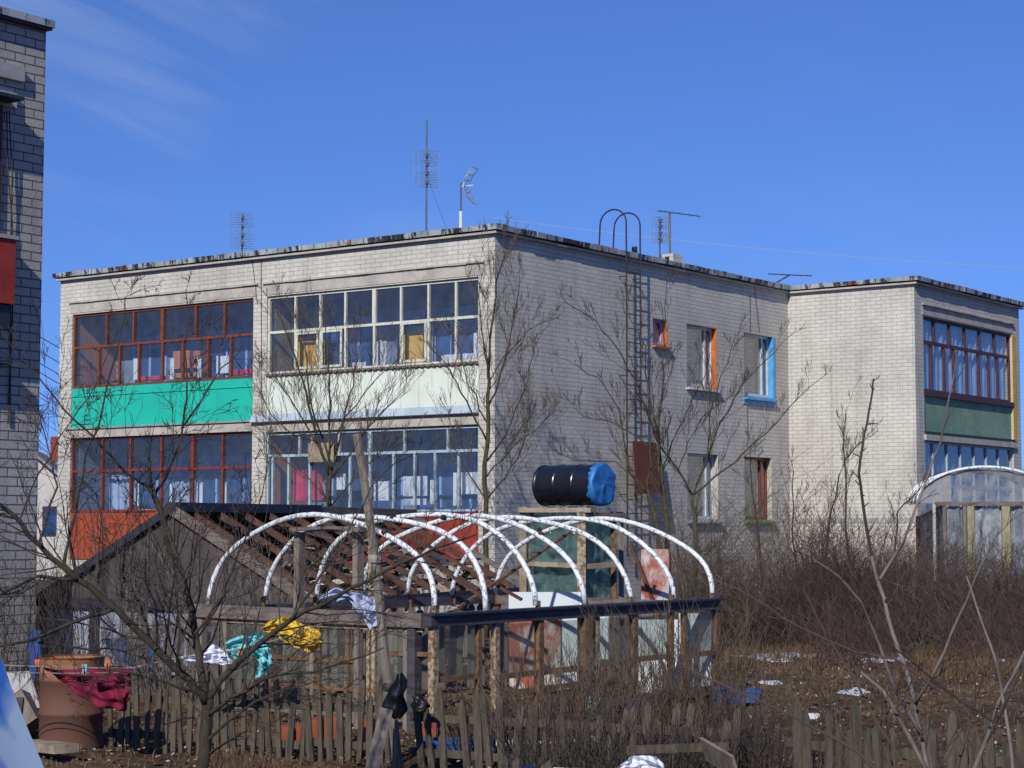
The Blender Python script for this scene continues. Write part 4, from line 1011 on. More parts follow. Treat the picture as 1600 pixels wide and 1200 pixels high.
# ------------------------------------------------------------------ gabled shed with half bare roof
SR = Vector((-2.468, 24.2, 0)); sf = Vector((-.9, .436, 0)).normalized(); sb = Vector((.436, .9, 0)).normalized()
SW, SLn, SE, SA = 4.15, 6.3, .98, 2.14
SH = thing('gabled_shed', 'old gabled shed skeleton with a dark felt covered gable end and bare brown rafters', 'shed', SR)
def s_(l, w_, z): return SR + sb * l + sf * w_ + Vector((0, 0, z))
t = MB(); t.poly([s_(0, SW, SE), s_(0, 0, SE), s_(0, SW / 2, SA)]); t.poly([s_(-.02, SW, SE), s_(-.02, 0, SE), s_(-.02, SW / 2, SA)])
build('gable_wall', t, 'felt', SH)
t = MB()
for k in range(9):
    w0 = SW * (.12 + .095 * k); zt__ = SE + (SA - SE) * (1 - abs(w0 - SW / 2) / (SW / 2)) - .04
    t.bar(s_(-.035, w0, SE), s_(-.035, w0, zt__), .03, .012, up=sb)
build('gable_batten', t, 'felt', SH)
t = MB(); t.quad(s_(0, SW + .12, SE - .06), s_(SLn, SW + .12, SE - .06), s_(SLn, SW / 2, SA + .02), s_(0, SW / 2, SA + .02)); build('roof_felt', t, 'felt', SH)
t = MB(); t.bar(s_(-.08, SW + .22, SE - .10), s_(-.08, SW / 2 - .02, SA + .02), .05, .10); build('verge_board', t, 'tar', SH)
t = MB(); t.bar(s_(-.08, SW / 2, SA - .0), s_(-.08, -.1, SE - .04), .04, .13); build('verge_board', t, 'greywood_x', SH)
t = MB(); t.bar(s_(-.1, SW / 2, SA + .03), s_(SLn * .55, SW / 2, SA + .03), .16, .12); build('ridge_beam', t, 'tar', SH)
t = MB(); t.bar(s_(SLn * .55, SW / 2, SA + .02), s_(SLn + .1, SW / 2, SA + .0), .10, .10); build('ridge_beam', t, 'greywood_x', SH)
for k in range(11):
    l_ = .35 + k * (SLn - .35) / 10; m = 'greywood_x' if k in (10,) else 'brownwood'; j_ = rng.uniform(-.06, .06)
    t = MB(); t.bar(s_(l_, SW / 2, SA - .04), s_(l_ + j_, -.02, SE + .02), .05, .08); build('rafter', t, m, SH)
    if k % 2 == 0:
        t = MB(); t.bar(s_(l_, SW / 2, SA - .05), s_(l_, SW, SE), .05, .08); build('rafter', t, 'brownwood', SH)
for k, w_ in enumerate((.35, .8, 1.25, 1.7)):
    z_ = SE + (SA - SE) * w_ / (SW / 2) - .02; t = MB(); t.bar(s_(.3 if k != 1 else 1.5, w_, z_), s_(SLn * (.98 if k != 2 else .7), w_, z_ + rng.uniform(-.05, .05)), .04, .03); build('roof_lath', t, 'brownwood', SH)
for k in range(18):
    a, b = rng.uniform(.5, 4), rng.uniform(1.5, 6); t = MB(); t.bar(s_(a, rng.uniform(0, 2), rng.uniform(1, 1.5)), s_(b, rng.uniform(.3, 2.4), rng.uniform(1.2, 1.9)), .05, .03); build('brace', t, rng.choice(['brownwood', 'greywood_x', 'tar']), SH)
t = MB(); t.bar(s_(0, -.02, SE - .02), s_(SLn, -.02, SE - .02), .09, .10); build('eave_beam', t, 'darkbeam', SH)
t = MB(); t.bar(s_(-.03, -.1, SE - .06), s_(-.03, SW + .1, SE - .06), .06, .12); build('eave_beam', t, 'tar', SH)
for l_, w_ in ((0, 0), (2.1, 0), (4.2, 0), (SLn, 0), (0, SW), (0, SW * .8), (0, SW * .35), (SLn, SW), (3, SW)):
    t = MB(); t.bar(s_(l_, w_, -.05), s_(l_, w_, SE - .05), .11, .11, up=sb); build('post', t, 'tar' if w_ > 1 else 'greywood', SH)
# low walls: pale boarding at the front, dark boarding along the side
t = MB(); t.quad(s_(.02, SW * .45, .02), s_(.02, SW, .02), s_(.02, SW, SE - .1), s_(.02, SW * .45, SE - .1)); t.quad(s_(.05, SW * .45, .02), s_(.05, SW, .02), s_(.05, SW, SE - .1), s_(.05, SW * .45, SE - .1))
build('wall_panel', t, 'shedpanel', SH)
t = MB(); t.quad(s_(0.02, SW, .02), s_(SLn, SW, .02), s_(SLn, SW, SE - .1), s_(0.02, SW, SE - .1)); build('wall_panel', t, 'darkbeam', SH)
# timber stacked inside under the bare rafters
for k in range(70):
    l_ = rng.uniform(1.0, 5.9); w_ = rng.uniform(.3, 2.4); z_ = .3 + rng.random() ** .6 * (1.0 + .22 * w_)
    a = s_(l_, w_, z_); d_ = (sb * rng.uniform(-1, 1) + sf * rng.uniform(-1, 1) + Vector((0, 0, rng.uniform(-.4, .4)))).normalized() * rng.uniform(.12, .4)
    t = MB(); t.bar(a - d_, a + d_, rng.uniform(.05, .12), rng.uniform(.03, .08))
    mm = rng.choice(['rawwood', 'rawwood', 'brownwood', 'brownwood', 'greywood_x', 'darkbeam', 'rustframe'])
    solo('plank', t, mm, {'rawwood': 'pale sawn offcut in the heap under the bare shed rafters', 'brownwood': 'dark brown offcut in the heap under the bare shed rafters', 'greywood_x': 'grey weathered offcut in the heap under the bare shed rafters', 'darkbeam': 'blackened offcut in the heap under the bare shed rafters', 'rustframe': 'rust stained offcut in the heap under the bare shed rafters'}[mm], 'wood offcut', 'offcuts heaped in the shed')
# blue strip and boards at far left
sheet('blue_board', ub(46, 985, 66, 1060, 22.6, 22.5), .03, 'crateblue', 'upright bright blue board beside the near brick building', 'board')
sheet('blue_board', (P(190, 1040, 24.0), P(250, 1042, 23.9), P(250, 992, 23.9), P(160, 998, 24.0)), .03, 'crateblue2', 'blue panel behind the left end of the picket fence', 'board')

# ------------------------------------------------------------------ picket fences
def picket(t, base, h, w_, th_, dirv, lean=0, lean2=0, point=True, nrm=None):
    nrm = nrm or Vector((dirv.y, -dirv.x, 0)); a = base - dirv * w_ / 2; b = base + dirv * w_ / 2
    top = Vector((0, 0, h)) + dirv * lean + nrm * lean2; ct = base + top + Vector((0, 0, w_ * .75))
    k = nrm * th_; sk = rng.uniform(-.3, .3) * w_
    fr_ = [a, b, b + top, ct + dirv * sk, a + top]
    t.poly(fr_); t.poly([p + k for p in fr_])
    for i in range(5): p, q = fr_[i], fr_[(i + 1) % 5]; t.quad(p, q, q + k, p + k)
def fence(name, pts, label, m, h, gap, w_, rails, hv=.06, group=None, skip=0, leanv=.03, cat='fence', wv=.012):
    """pts: ground polyline"""
    th = thing(name, label, cat, pts[0], group=group)
    tot = 0
    for i in range(len(pts) - 1):
        a, b = Vector(pts[i]), Vector(pts[i + 1]); d = (b - a).normalized(); n_ = Vector((d.y, -d.x, 0)); L_ = (b - a).length
        for rz_ in rails:
            t = MB(); t.bar(a + Vector((0, 0, rz_ + rng.uniform(-.02, .02))) - n_ * .03, b + Vector((0, 0, rz_ + rng.uniform(-.02, .02))) - n_ * .03, .04, .06); build('rail', t, m, th)
        x = gap * .5
        while x < L_ and tot < 99:
            if rng.random() >= skip:
                t = MB(); q = a + d * x; q.z = -.03
                hh = h + rng.uniform(-hv, hv); picket(t, q, hh, w_ + rng.uniform(-wv, wv), .018, d, rng.uniform(-leanv, leanv), rng.uniform(-leanv, leanv) * .6)
                build('picket', t, m, th); tot += 1
            x += gap * rng.uniform(.85, 1.18)
    return th
fence('picket_fence', [G(176, 17.1), G(470, 16.3), G(612, 15.9)], 'weathered picket fence in front of the greenhouse, from the rusty barrel to the leaning pole', 'fence', .60, .088, .050, (.12, .42), hv=.09, leanv=.045)
fence('picket_fence', [G(640, 15.7), G(900, 14.9), G(1150, 14.3)], 'grey picket fence right of the leaning pole, half hidden by bare bushes', 'fence', .54, .10, .058, (.12, .40), hv=.12, leanv=.07, skip=.06)
fence('picket_fence', [G(1220, 14.1), G(1400, 13.2), G(1640, 12.6)], 'uneven low picket fence along the bottom right edge', 'fence', .60, .10, .07, (.14, .38), hv=.10, leanv=.05, skip=.12, wv=.02)
fence('picket_fence', [G(205, 22.0), G(420, 22.9), G(640, 23.2), G(1000, 25.2)], 'grey picket fence seen through the greenhouse glass', 'fence_far', .92, .14, .085, (.3, .75), hv=.10, leanv=.03)
fence('picket_fence', [G(1235, 39.0), G(1420, 40.0), G(1600, 38.5)], 'grey picket fence at the foot of the right wing', 'fence_far', 1.05, .17, .085, (.35, .85), hv=.10, leanv=.03)
fence('picket_fence', [G(770, 12.6), G(940, 12.2), G(1130, 12.3)], 'low grey picket tops at the bottom edge in front of the crates', 'fence', .40, .12, .06, (.2,), hv=.06, leanv=.07, skip=.1)
fence('picket_fence', [G(-80, 19.6), G(60, 19.0)], 'dark broken pickets left of the rusty barrel', 'fence', .62, .13, .08, (.3,), hv=.1)
for (u0, v0, u1, v1, Y, w_, lb) in ((604, 1108, 578, 1215, 15.2, .10, 'pale grey plank leaning left at the foot of the leaning pole'), (980, 1172, 1140, 1166, 12.6, .05, 'grey rail lying along the low picket tops')):
    t = MB(); t.bar(P(u0, v0, Y), P(u1, v1, Y - .2), w_, .03, up=(0, 1, .1)); solo('plank', t, 'greywood' if v1 > 1180 else 'fence', lb, 'plank')
t = MB(); t.bar(P(1100, 1170, 12.4), P(1150, 1200, 12.0), .16, .02, up=(0, 1, .3)); solo('plank', t, 'greywood', 'wide grey board tilted down to the right at the bottom edge', 'plank')

# ------------------------------------------------------------------ leaning clothes pole, bag, line and washing
PO = thing('clothes_pole', 'rough grey timber pole leaning to the left in front of the greenhouse', 'pole', G(622, 15.5))
t = MB(); pts = [P(x, y, Y_) for x, y, Y_ in ((624, 1215, 15.5), (612, 1110, 15.5), (598, 990, 15.5), (583, 850, 15.5), (568, 740, 15.5), (557, 678, 15.5))]
t.tube(pts, .044, .033, n=8); build('pole', t, 'greywood', PO)
for k, (v, r_) in enumerate(((875, .05), (1075, .055))):
    uu = 586 if k == 0 else 609; t = MB(); q = P(uu, v, 15.5); t.lathe(q - Vector((0, 0, .02)), (0.1, 0, 1), [(0, r_), (.03, r_ + .006), (.06, r_)], 12); build('tie', t, 'rope' if k == 0 else 'iron', PO)
def blob(name, u, v, Y, w_, h_, m, label, cat, seed, taper=.5, depth=.12):
    t = MB(); c0 = P(u, v, Y); n1, n2 = 14, 18
    for i in range(n1 + 1):
        f_ = i / n1; z_ = h_ / 2 - f_ * h_; rr = (.32 + .68 * min(1, f_ * 2.2) ** .8) * (1 if f_ < .8 else 1 - (f_ - .8) * 3.2)
        for j in range(n2):
            a = 2 * math.pi * j / n2; k = 1 + .75 * noise.noise(Vector((math.cos(a) * 1.3 + seed, math.sin(a) * 1.3, f_ * 3))) + .3 * noise.noise(Vector((math.cos(a) * 4 + seed, math.sin(a) * 4, f_ * 8)))
            t.v.append(c0 + Vector((math.cos(a) * w_ / 2 * rr * k + .02 * math.sin(f_ * 5 + seed), math.sin(a) * depth / 2 * rr * k, z_ + .03 * noise.noise(Vector((math.cos(a) * 2, math.sin(a) * 2, seed))))))
    for i in range(n1):
        for j in range(n2): j2 = (j + 1) % n2; t.f.append((i * n2 + j, i * n2 + j2, (i + 1) * n2 + j2, (i + 1) * n2 + j))
    return solo(name, t, m, label, cat, smooth=True)
blob('black_bag', 621, 1088, 15.25, .14, .34, 'blackcloth', 'black plastic bag hanging on the leaning pole', 'bag', 1, .35)
blob('black_glove', 654, 1100, 15.3, .12, .15, 'blackcloth', 'crumpled black rag hooked on the fence right of the pole', 'rag', 5, .8)
def cloth(name, top, bot, Y, m, label, amp=.05, seed=0, cat='cloth', nc=36, nr=24, folds=5, th_=.006, dY=0):
    def samp(pl, a):
        x = a * (len(pl) - 1); i = min(int(x), len(pl) - 2); f_ = x - i; return (pl[i][0] * (1 - f_) + pl[i + 1][0] * f_, pl[i][1] * (1 - f_) + pl[i + 1][1] * f_)
    t = MB()
    for side in (0, 1):
        for j in range(nr + 1):
            b = j / nr
            for i in range(nc + 1):
                a = i / nc; tu, tv = samp(top, a); bu, bv = samp(bot, a)
                e = noise.noise(Vector((a * 6, b * 6, seed + 20))) * 2.5
                d_ = amp * (math.sin(a * folds * 2 * math.pi + 2.5 * noise.noise(Vector((a * 2, b * 3, seed)))) * (.4 + .6 * b) * .6 + 1.3 * noise.noise(Vector((a * 4, b * 5, seed + 3))))
                t.v.append(P(tu + (bu - tu) * b + e, tv + (bv - tv) * b + e * .6, Y + dY * a) + Vector((0, d_ + side * th_, 0)))
    M_ = (nr + 1) * (nc + 1)
    for side in (0, 1):
        for j in range(nr):
            for i in range(nc): k = side * M_ + j * (nc + 1) + i; t.f.append((k, k + 1, k + nc + 2, k + nc + 1))
    for i in range(nc):
        for r_ in (0, nr): k = r_ * (nc + 1) + i; t.f.append((k, k + 1, k + 1 + M_, k + M_))
    for j in range(nr):
        for c0 in (0, nc): k = j * (nc + 1) + c0; t.f.append((k, k + nc + 1, k + nc + 1 + M_, k + M_))
    return solo(name, t, m, label, cat, smooth=True)
cloth('maroon_garment', [(66, 1043), (85, 1046), (110, 1047), (150, 1042), (175, 1041), (192, 1041), (204, 1045)], [(72, 1048), (92, 1062), (118, 1082), (150, 1104), (176, 1108), (195, 1112), (203, 1092)], 16.3, 'maroon', 'maroon garment hanging over the rim side of the rusty barrel', .07, 1, 'garment')
cloth('white_cloth', [(284, 1026), (310, 1022), (333, 1006), (345, 1012), (362, 1030)], [(284, 1031), (306, 1034), (330, 1038), (348, 1039), (364, 1036)], 15.9, 'whitecloth', 'white cloth on the line left of the turquoise garment', .04, 2)
cloth('turquoise_garment', [(352, 1004), (372, 994), (398, 989), (412, 992), (420, 1002)], [(354, 1022), (374, 1032), (392, 1020), (412, 1046), (426, 1040)], 15.85, 'turq', 'turquoise garment hanging crumpled on the line', .06, 3, 'garment')
cloth('turquoise_garment', [(404, 1004), (415, 1000), (422, 1006)], [(399, 1062), (412, 1052), (420, 1056)], 16.0, 'turq', 'thin turquoise sleeve hanging below the turquoise garment', .03, 13, 'garment', folds=2)
cloth('yellow_garment', [(410, 978), (430, 966), (445, 962), (470, 974), (498, 985), (503, 992)], [(412, 987), (428, 990), (444, 1003), (470, 1015), (486, 1021), (502, 1006)], 15.8, 'gold', 'yellow dotted garment hanging on the line', .05, 4, 'garment')
cloth('pale_cloth', [(497, 934), (525, 917), (545, 925), (560, 925), (580, 931), (600, 934)], [(500, 938), (522, 941), (545, 938), (562, 962), (578, 984), (595, 975)], 15.7, 'lilac', 'pale grey blue cloth hung by the leaning pole', .06, 5)
t = MB()
t.tube(sag(P(-60, 1036, 16.2), P(204, 1044, 16.1), .01) + sag(P(286, 1026, 15.9), P(598, 928, 15.5), .10)[0:], .005, n=4)
t.tube(sag(P(-60, 1046, 16.2), P(190, 1050, 16.15), .02), .004, n=4)
solo('clothes_line', t, 'rope', 'thin rope clothes line running from the left edge to the leaning pole', 'clothes line')
for i, (u, v, Y, m) in enumerate(((58, 1037, 16.18, 'orange'), (168, 1037, 16.1, 'orange'), (132, 1045, 16.05, 'turq'), (375, 1020, 15.8, 'orange'))):
    t = MB(); q = P(u, v, Y); t.bar(q + Vector((-.01, 0, .035)), q + Vector((.0, 0, -.045)), .014, .02); t.bar(q + Vector((.014, 0, .035)), q + Vector((.002, 0, -.045)), .014, .02)
    solo('clothes_peg', t, m, ['orange clothes peg on the line left of the maroon garment', 'orange clothes peg at the right of the maroon garment', 'pale green peg in the middle of the maroon garment', 'orange peg on the turquoise garment'][i], 'clothes peg')

# ------------------------------------------------------------------ rusty barrel, plank, boards, plastic sheet at lower left
Bc = Vector(((118 - 800) / FPX * 17.2, 17.2, 0)); Bc.z = .0
BR = thing('rusty_barrel', 'open rusty steel barrel, orange above and brown below, at the left end of the fence', 'barrel', Bc)
t = MB(); hb = .77; rb_ = .275
t.lathe(Bc, (0, 0, 1), [(0, rb_ + .004), (.02, rb_), (.27, rb_ - .002), (.28, rb_ + .008), (.30, rb_ + .008), (.31, rb_ - .002), (.56, rb_ - .002), (.57, rb_ + .008), (.59, rb_ + .008), (.60, rb_ - .002), (hb - .02, rb_), (hb, rb_ + .006), (hb, rb_ - .008), (hb - .06, rb_ - .012), (.05, rb_ - .012), (.05, 0.001)], 48)
build('body', t, 'rustbarrel', BR, smooth=True)
t = MB(); pts = [Bc + Vector((math.cos(a) * rb_, math.sin(a) * rb_, hb)) for a in [2 * math.pi * k / 40 for k in range(41)]]; t.tube(pts, .010, n=6); build('rim', t, 'rust', BR)
t = MB(); t.bar(P(40, 1163, 16.6), P(104, 1170, 16.0), .22, .07); solo('wood_block', t, 'rawwood', 'pale sawn plank lying on the ground in front of the rusty barrel', 'plank')
sheet('grey_board', (P(30, 1105, 18.0), P(66, 1108, 17.9), P(48, 1050, 18.1), P(8, 1052, 18.2)), .03, 'plinth', 'tilted pale grey board left of the rusty barrel', 'board')
t = MB(); t.box(*[0] * 6) if False else None
t.bar(P(45, 1140, 17.8), P(20, 1095, 17.9), .30, .25, up=(0, 1, 0)); solo('wood_box', t, 'greywood', 'dark wooden lump behind the tilted grey board', 'box')
t = MB(); t.bar(G(32, 17.2), P(32, 1090, 17.2), .06, .05, up=(0, 1, 0)); solo('stake', t, 'darkbeam', 'short dark stake in front of the tilted grey board', 'stake')
# near plastic sheet, curved
t = MB(); nn = 20
for j in range(nn + 1):
    b = j / nn
    for i in range(9):
        a = i / 8; uu = 4 + 74 * b ** 1.12 - a * 170; vv = 1030 + 190 * b + 20 * a
        t.v.append(P(uu, vv, 5.2 - .5 * a + .05 * math.sin(a * 3)))
for j in range(nn):
    for i in range(8): k = j * 9 + i; t.f.append((k, k + 1, k + 10, k + 9))
m_, n_, l_, b_ = newmat('blue_white_plastic'); v_ = obvec(n_, l_, (1, 1, 1))
l_.new(mixc(n_, l_, ramp(n_, l_, noi(n_, l_, v_, 5.5, 2), .44, .58), (.05, .17, .52), (.45, .55, .66)), b_.inputs['Base Color']); b_.inputs['Roughness'].default_value = .35
M['bwplastic'] = m_
k0 = len(t.v); t.v += [v + Vector((0, .01, -.012)) for v in t.v[:k0]]
t.f += [tuple(i + k0 for i in f) for f in t.f]
solo('plastic_sheet', t, 'bwplastic', 'blue and white plastic sheet edge close to the camera in the bottom left corner', 'plastic sheet', smooth=True)

# ------------------------------------------------------------------ crates, bricks and bits on the ground behind the fence
def crate(u, Y, w_, h_, d_, m, label, rz=0, i_=1):
    p = G(u, Y); th = thing('crate', label, 'crate', p, rz, 'plastic crates behind the fence')
    t = MB(); a = w_ / 2; t.box(-a, a, 0, .015, 0, h_); t.box(-a, a, d_ - .015, d_, 0, h_); t.box(-a, -a + .015, .015, d_ - .015, 0, h_); t.box(a - .015, a, .015, d_ - .015, 0, h_); t.box(-a + .015, a - .015, .015, d_ - .015, 0, .01)
    build('body', t, m, th, local=True)
    t = MB(); t.box(-a - .01, a + .01, -.01, -.001, h_ - .03, h_); t.box(-a - .01, a + .01, d_ + .001, d_ + .01, h_ - .03, h_); build('rim', t, m if i_ % 2 else 'board_white', th, local=True)
for i, (u, Y, w_, m) in enumerate(((700, 15.1 + 1.2, .5, 'crateblue'), (745, 16.4, .3, 'crateblue'), (820, 14.3, .2, 'crateblue'), (862, 14.2, .22, 'board_white'), (890, 14.1, .16, 'crateblue'), (925, 14.0, .2, 'crateblue'), (900 + 80, 20.5, .35, 'crateblue'), (1135, 21.0, .22, 'crateblue'), (1162, 21.4, .30, 'crateblue'))):
    crate(u, Y, w_, .14 if i != 7 else .2, .3, m, ['wide blue crate low behind the fence right of the pole', 'small blue crate beside the wide blue one', 'blue crate at the bottom edge behind the bushes', 'white crate between two blue ones at the bottom edge', 'narrow blue crate right of the white crate', 'blue crate furthest right at the bottom edge', 'blue crate inside the greenhouse behind the sashes', 'blue box at the outer right corner of the greenhouse', 'low blue box on the soil just right of the corner box'][i], rng.uniform(-.3, .3))
for i, (u, Y) in enumerate(((452, 17.4), (470, 17.45), (492, 17.4), (505, 17.5), (520, 17.4), (575, 17.2), (583, 17.3), (672, 16.9))):
    t = MB(); q = G(u, Y); t.box(q.x - .06, q.x + .06, Y, Y + .25, 0, .18 + rng.uniform(-.05, .06)); solo('brick_block', t, 'brickred', ['orange brick block at the left end of the row behind the fence', 'second orange block of the row behind the fence', 'orange block behind the fence below the yellow garment', 'orange block just right of the one below the yellow garment', 'taller orange block behind the middle of the left fence', 'orange block beside the foot of the leaning pole', 'orange block touching the one beside the leaning pole', 'small red block behind the fence right of the leaning pole'][i], 'brick', 'orange blocks behind the fence')
cloth('white_sack', [(975, 1192), (985, 1182), (1005, 1180), (1025, 1182), (1036, 1192)], [(950, 1212), (975, 1214), (1005, 1214), (1030, 1214), (1042, 1212)], 11.8, 'whitecloth', 'white sack at the bottom edge in front of the low fence', .05, 9, 'sack')
cloth('pale_bag', [(917, 1090), (928, 1085), (938, 1090)], [(915, 1108), (928, 1112), (940, 1106)], 18.6, 'turq', 'small pale green bag inside the greenhouse', .03, 10, 'bag')
t = MB(); q = G(1262, 19.6); t.box(q.x - .09, q.x + .09, q.y, q.y + .1, 0.0, .05); solo('white_block', t, 'white', 'small white brick lying on the open soil', 'block')

# snow
def snow(u0, u1, Y, wY, label, seed):
    a, b = G(u0, Y), G(u1, Y); t = MB(); n_ = max(8, int((b.x - a.x) / .05)); m2 = max(6, int(wY / .05))
    def z_(x, y): return gz(x, y) + .018
    for i in range(n_):
        for j in range(m2):
            x = a.x + (b.x - a.x) * i / n_; y = Y - wY / 2 + wY * j / m2; dx = (b.x - a.x) / n_; dy = wY / m2
            e = math.sin(math.pi * (i + .5) / n_) * math.sin(math.pi * (j + .5) / m2)
            if noise.noise(Vector((x * 2.2, y * 1.1, seed))) + .6 * noise.noise(Vector((x * 7, y * 5, seed))) + e * .9 < .50: continue
            t.quad((x, y, z_(x, y)), (x + dx, y, z_(x + dx, y)), (x + dx, y + dy, z_(x + dx, y + dy)), (x, y + dy, z_(x, y + dy)))
            t.quad((x, y, z_(x, y)), (x + dx, y, z_(x + dx, y)), (x + dx, y, z_(x + dx, y) - .05), (x, y, z_(x, y) - .05))
    tag(build('snow', t, 'snow'), label, 'snow', kind='structure')
snow(1120, 1305, 29.2, 1.4, 'strip of old snow under the brush right of the greenhouse', 1)
snow(1320, 1460, 28.3, .5, 'thin snow strip on the dry grass', 2); snow(1480, 1650, 28.0, .7, 'thin snow strip at the right edge', 3)
snow(1170, 1225, 24.0, .7, 'small snow remnant on open soil', 4); snow(1305, 1360, 23.0, .6, 'small snow remnant on open soil', 5); snow(150, 240, 20.5, .6, 'snow behind the left fence', 6)
snow(1540, 1590, 31.5, .5, 'snow patch in the brush at right', 7); snow(690, 960, 17.6, .9, 'snow under the greenhouse side', 8)

# ------------------------------------------------------------------ second greenhouse at the right edge
A2 = Vector(((1475 - 800) / FPX * 36, 36, 0)); th = GH2 = thing('film_greenhouse', 'walk-in greenhouse covered in dirty grey film in front of the right wing', 'greenhouse', A2)
def q2(u, v, Y=36): return P(u, v, Y)
ze = q2(1475, 787).z
t = MB(); t.bar(q2(1462, 787), q2(1680, 787), .08, .07); build('eave_beam', t, 'greywood_x', th)
t = MB(); t.bar(q2(1475, 787), q2(1436, 806, 39), .05, .05); build('eave_beam', t, 'white', th)
for u, m, w_ in ((1459, 'concrete', .05), (1475, 'greywood', .06), (1516, 'paleyellow', .13), (1571, 'paleyellow', .15), (1506, 'greywood', .05)):
    a = q2(u, 788); t = MB(); t.bar(Vector((a.x, a.y, -.05)), a, w_, .06, up=(0, 1, 0)); build('post', t, m, th)
a = q2(1434, 806, 39); t = MB(); t.bar(Vector((a.x, a.y, -.05)), a, .07, .07, up=(0, 1, 0)); build('post', t, 'rust', th)
for k in range(4):
    Y_ = 36 + .9 * k; cx2 = (1540 - 800) / FPX * 36 + .12 * k; pts = [Vector((cx2 + 1.28 * math.cos(a), Y_, ze + .02 + .66 * math.sin(a))) for a in [math.pi * i / 22 for i in range(23)]]
    t = MB(); t.tube(pts, .028, n=7); build('hoop', t, 'hoop', th, smooth=True)
t = MB(); cx2 = (1540 - 800) / FPX * 36
arc = [Vector((cx2 + 1.27 * math.cos(a), 36.02, ze + .02 + .64 * math.sin(a))) for a in [math.pi * i / 22 for i in range(23)]]
L2 = [p for p in arc if p.x < q2(1487, 760).x]; xr = q2(1487, 760).x
t.poly([Vector((L2[-1].x, 36.03, ze)), Vector((xr, 36.03, ze)), Vector((xr, 36.03, L2[0].z + .05))] + L2); build('gable_sheet', t, 'slate', th)
def film2(name, x0, x1, z0, z1, Y, m, amp, seed):
    t = MB(); n_ = 22
    for j in range(n_ + 1):
        for i in range(n_ + 1):
            a, b = i / n_, j / n_; t.v.append(Vector((x0 + (x1 - x0) * a, Y + amp * noise.noise(Vector((a * 6, b * 8, seed))), z0 + (z1 - z0) * b)))
    for j in range(n_):
        for i in range(n_): k = j * (n_ + 1) + i; t.f.append((k, k + 1, k + n_ + 2, k + n_ + 1))
    build(name, t, m, th, smooth=True)
xs = [q2(u, 800).x for u in (1475, 1506, 1516, 1571, 1690)]
film2('door_sheet', xs[0], xs[1], .1, ze - .05, 36.05, 'film_grey', .05, 1); film2('film', xs[2], xs[3], .1, ze - .04, 36.05, 'film_pale', .08, 2); film2('film', xs[3], xs[4], .1, ze - .04, 36.05, 'film_grey', .1, 3)
t = MB(); n_ = 26     # film over the arch, between first and last hoop
for j in range(7):
    for i in range(n_ + 1):
        a = math.pi * (1 - i / n_); k_ = j / 6
        t.v.append(Vector((cx2 + .36 * k_ + (1.25 + .03 * noise.noise(Vector((i * .4, j, 1)))) * math.cos(a), 36.04 + 2.66 * k_, ze + (.63 + .05 * noise.noise(Vector((i * .4, j * .7, 5)))) * math.sin(a))))
for j in range(6):
    for i in range(n_): k = j * (n_ + 1) + i; t.f.append((k, k + 1, k + n_ + 2, k + n_ + 1))
build('roof_film', t, 'film_roof', th, smooth=True)
t = MB(); t.poly([p + Vector((0, .03, 0)) for p in arc if p.x >= xr] + [Vector((xr, 36.05, ze + .02))]); build('gable_film', t, 'film_roof', th)
a, b = q2(1475, 787), q2(1436, 806, 39); t = MB(); t.quad(Vector((a.x, a.y, .1)), Vector((b.x, b.y, .1)), b, a); build('side_film', t, 'film_grey', th)

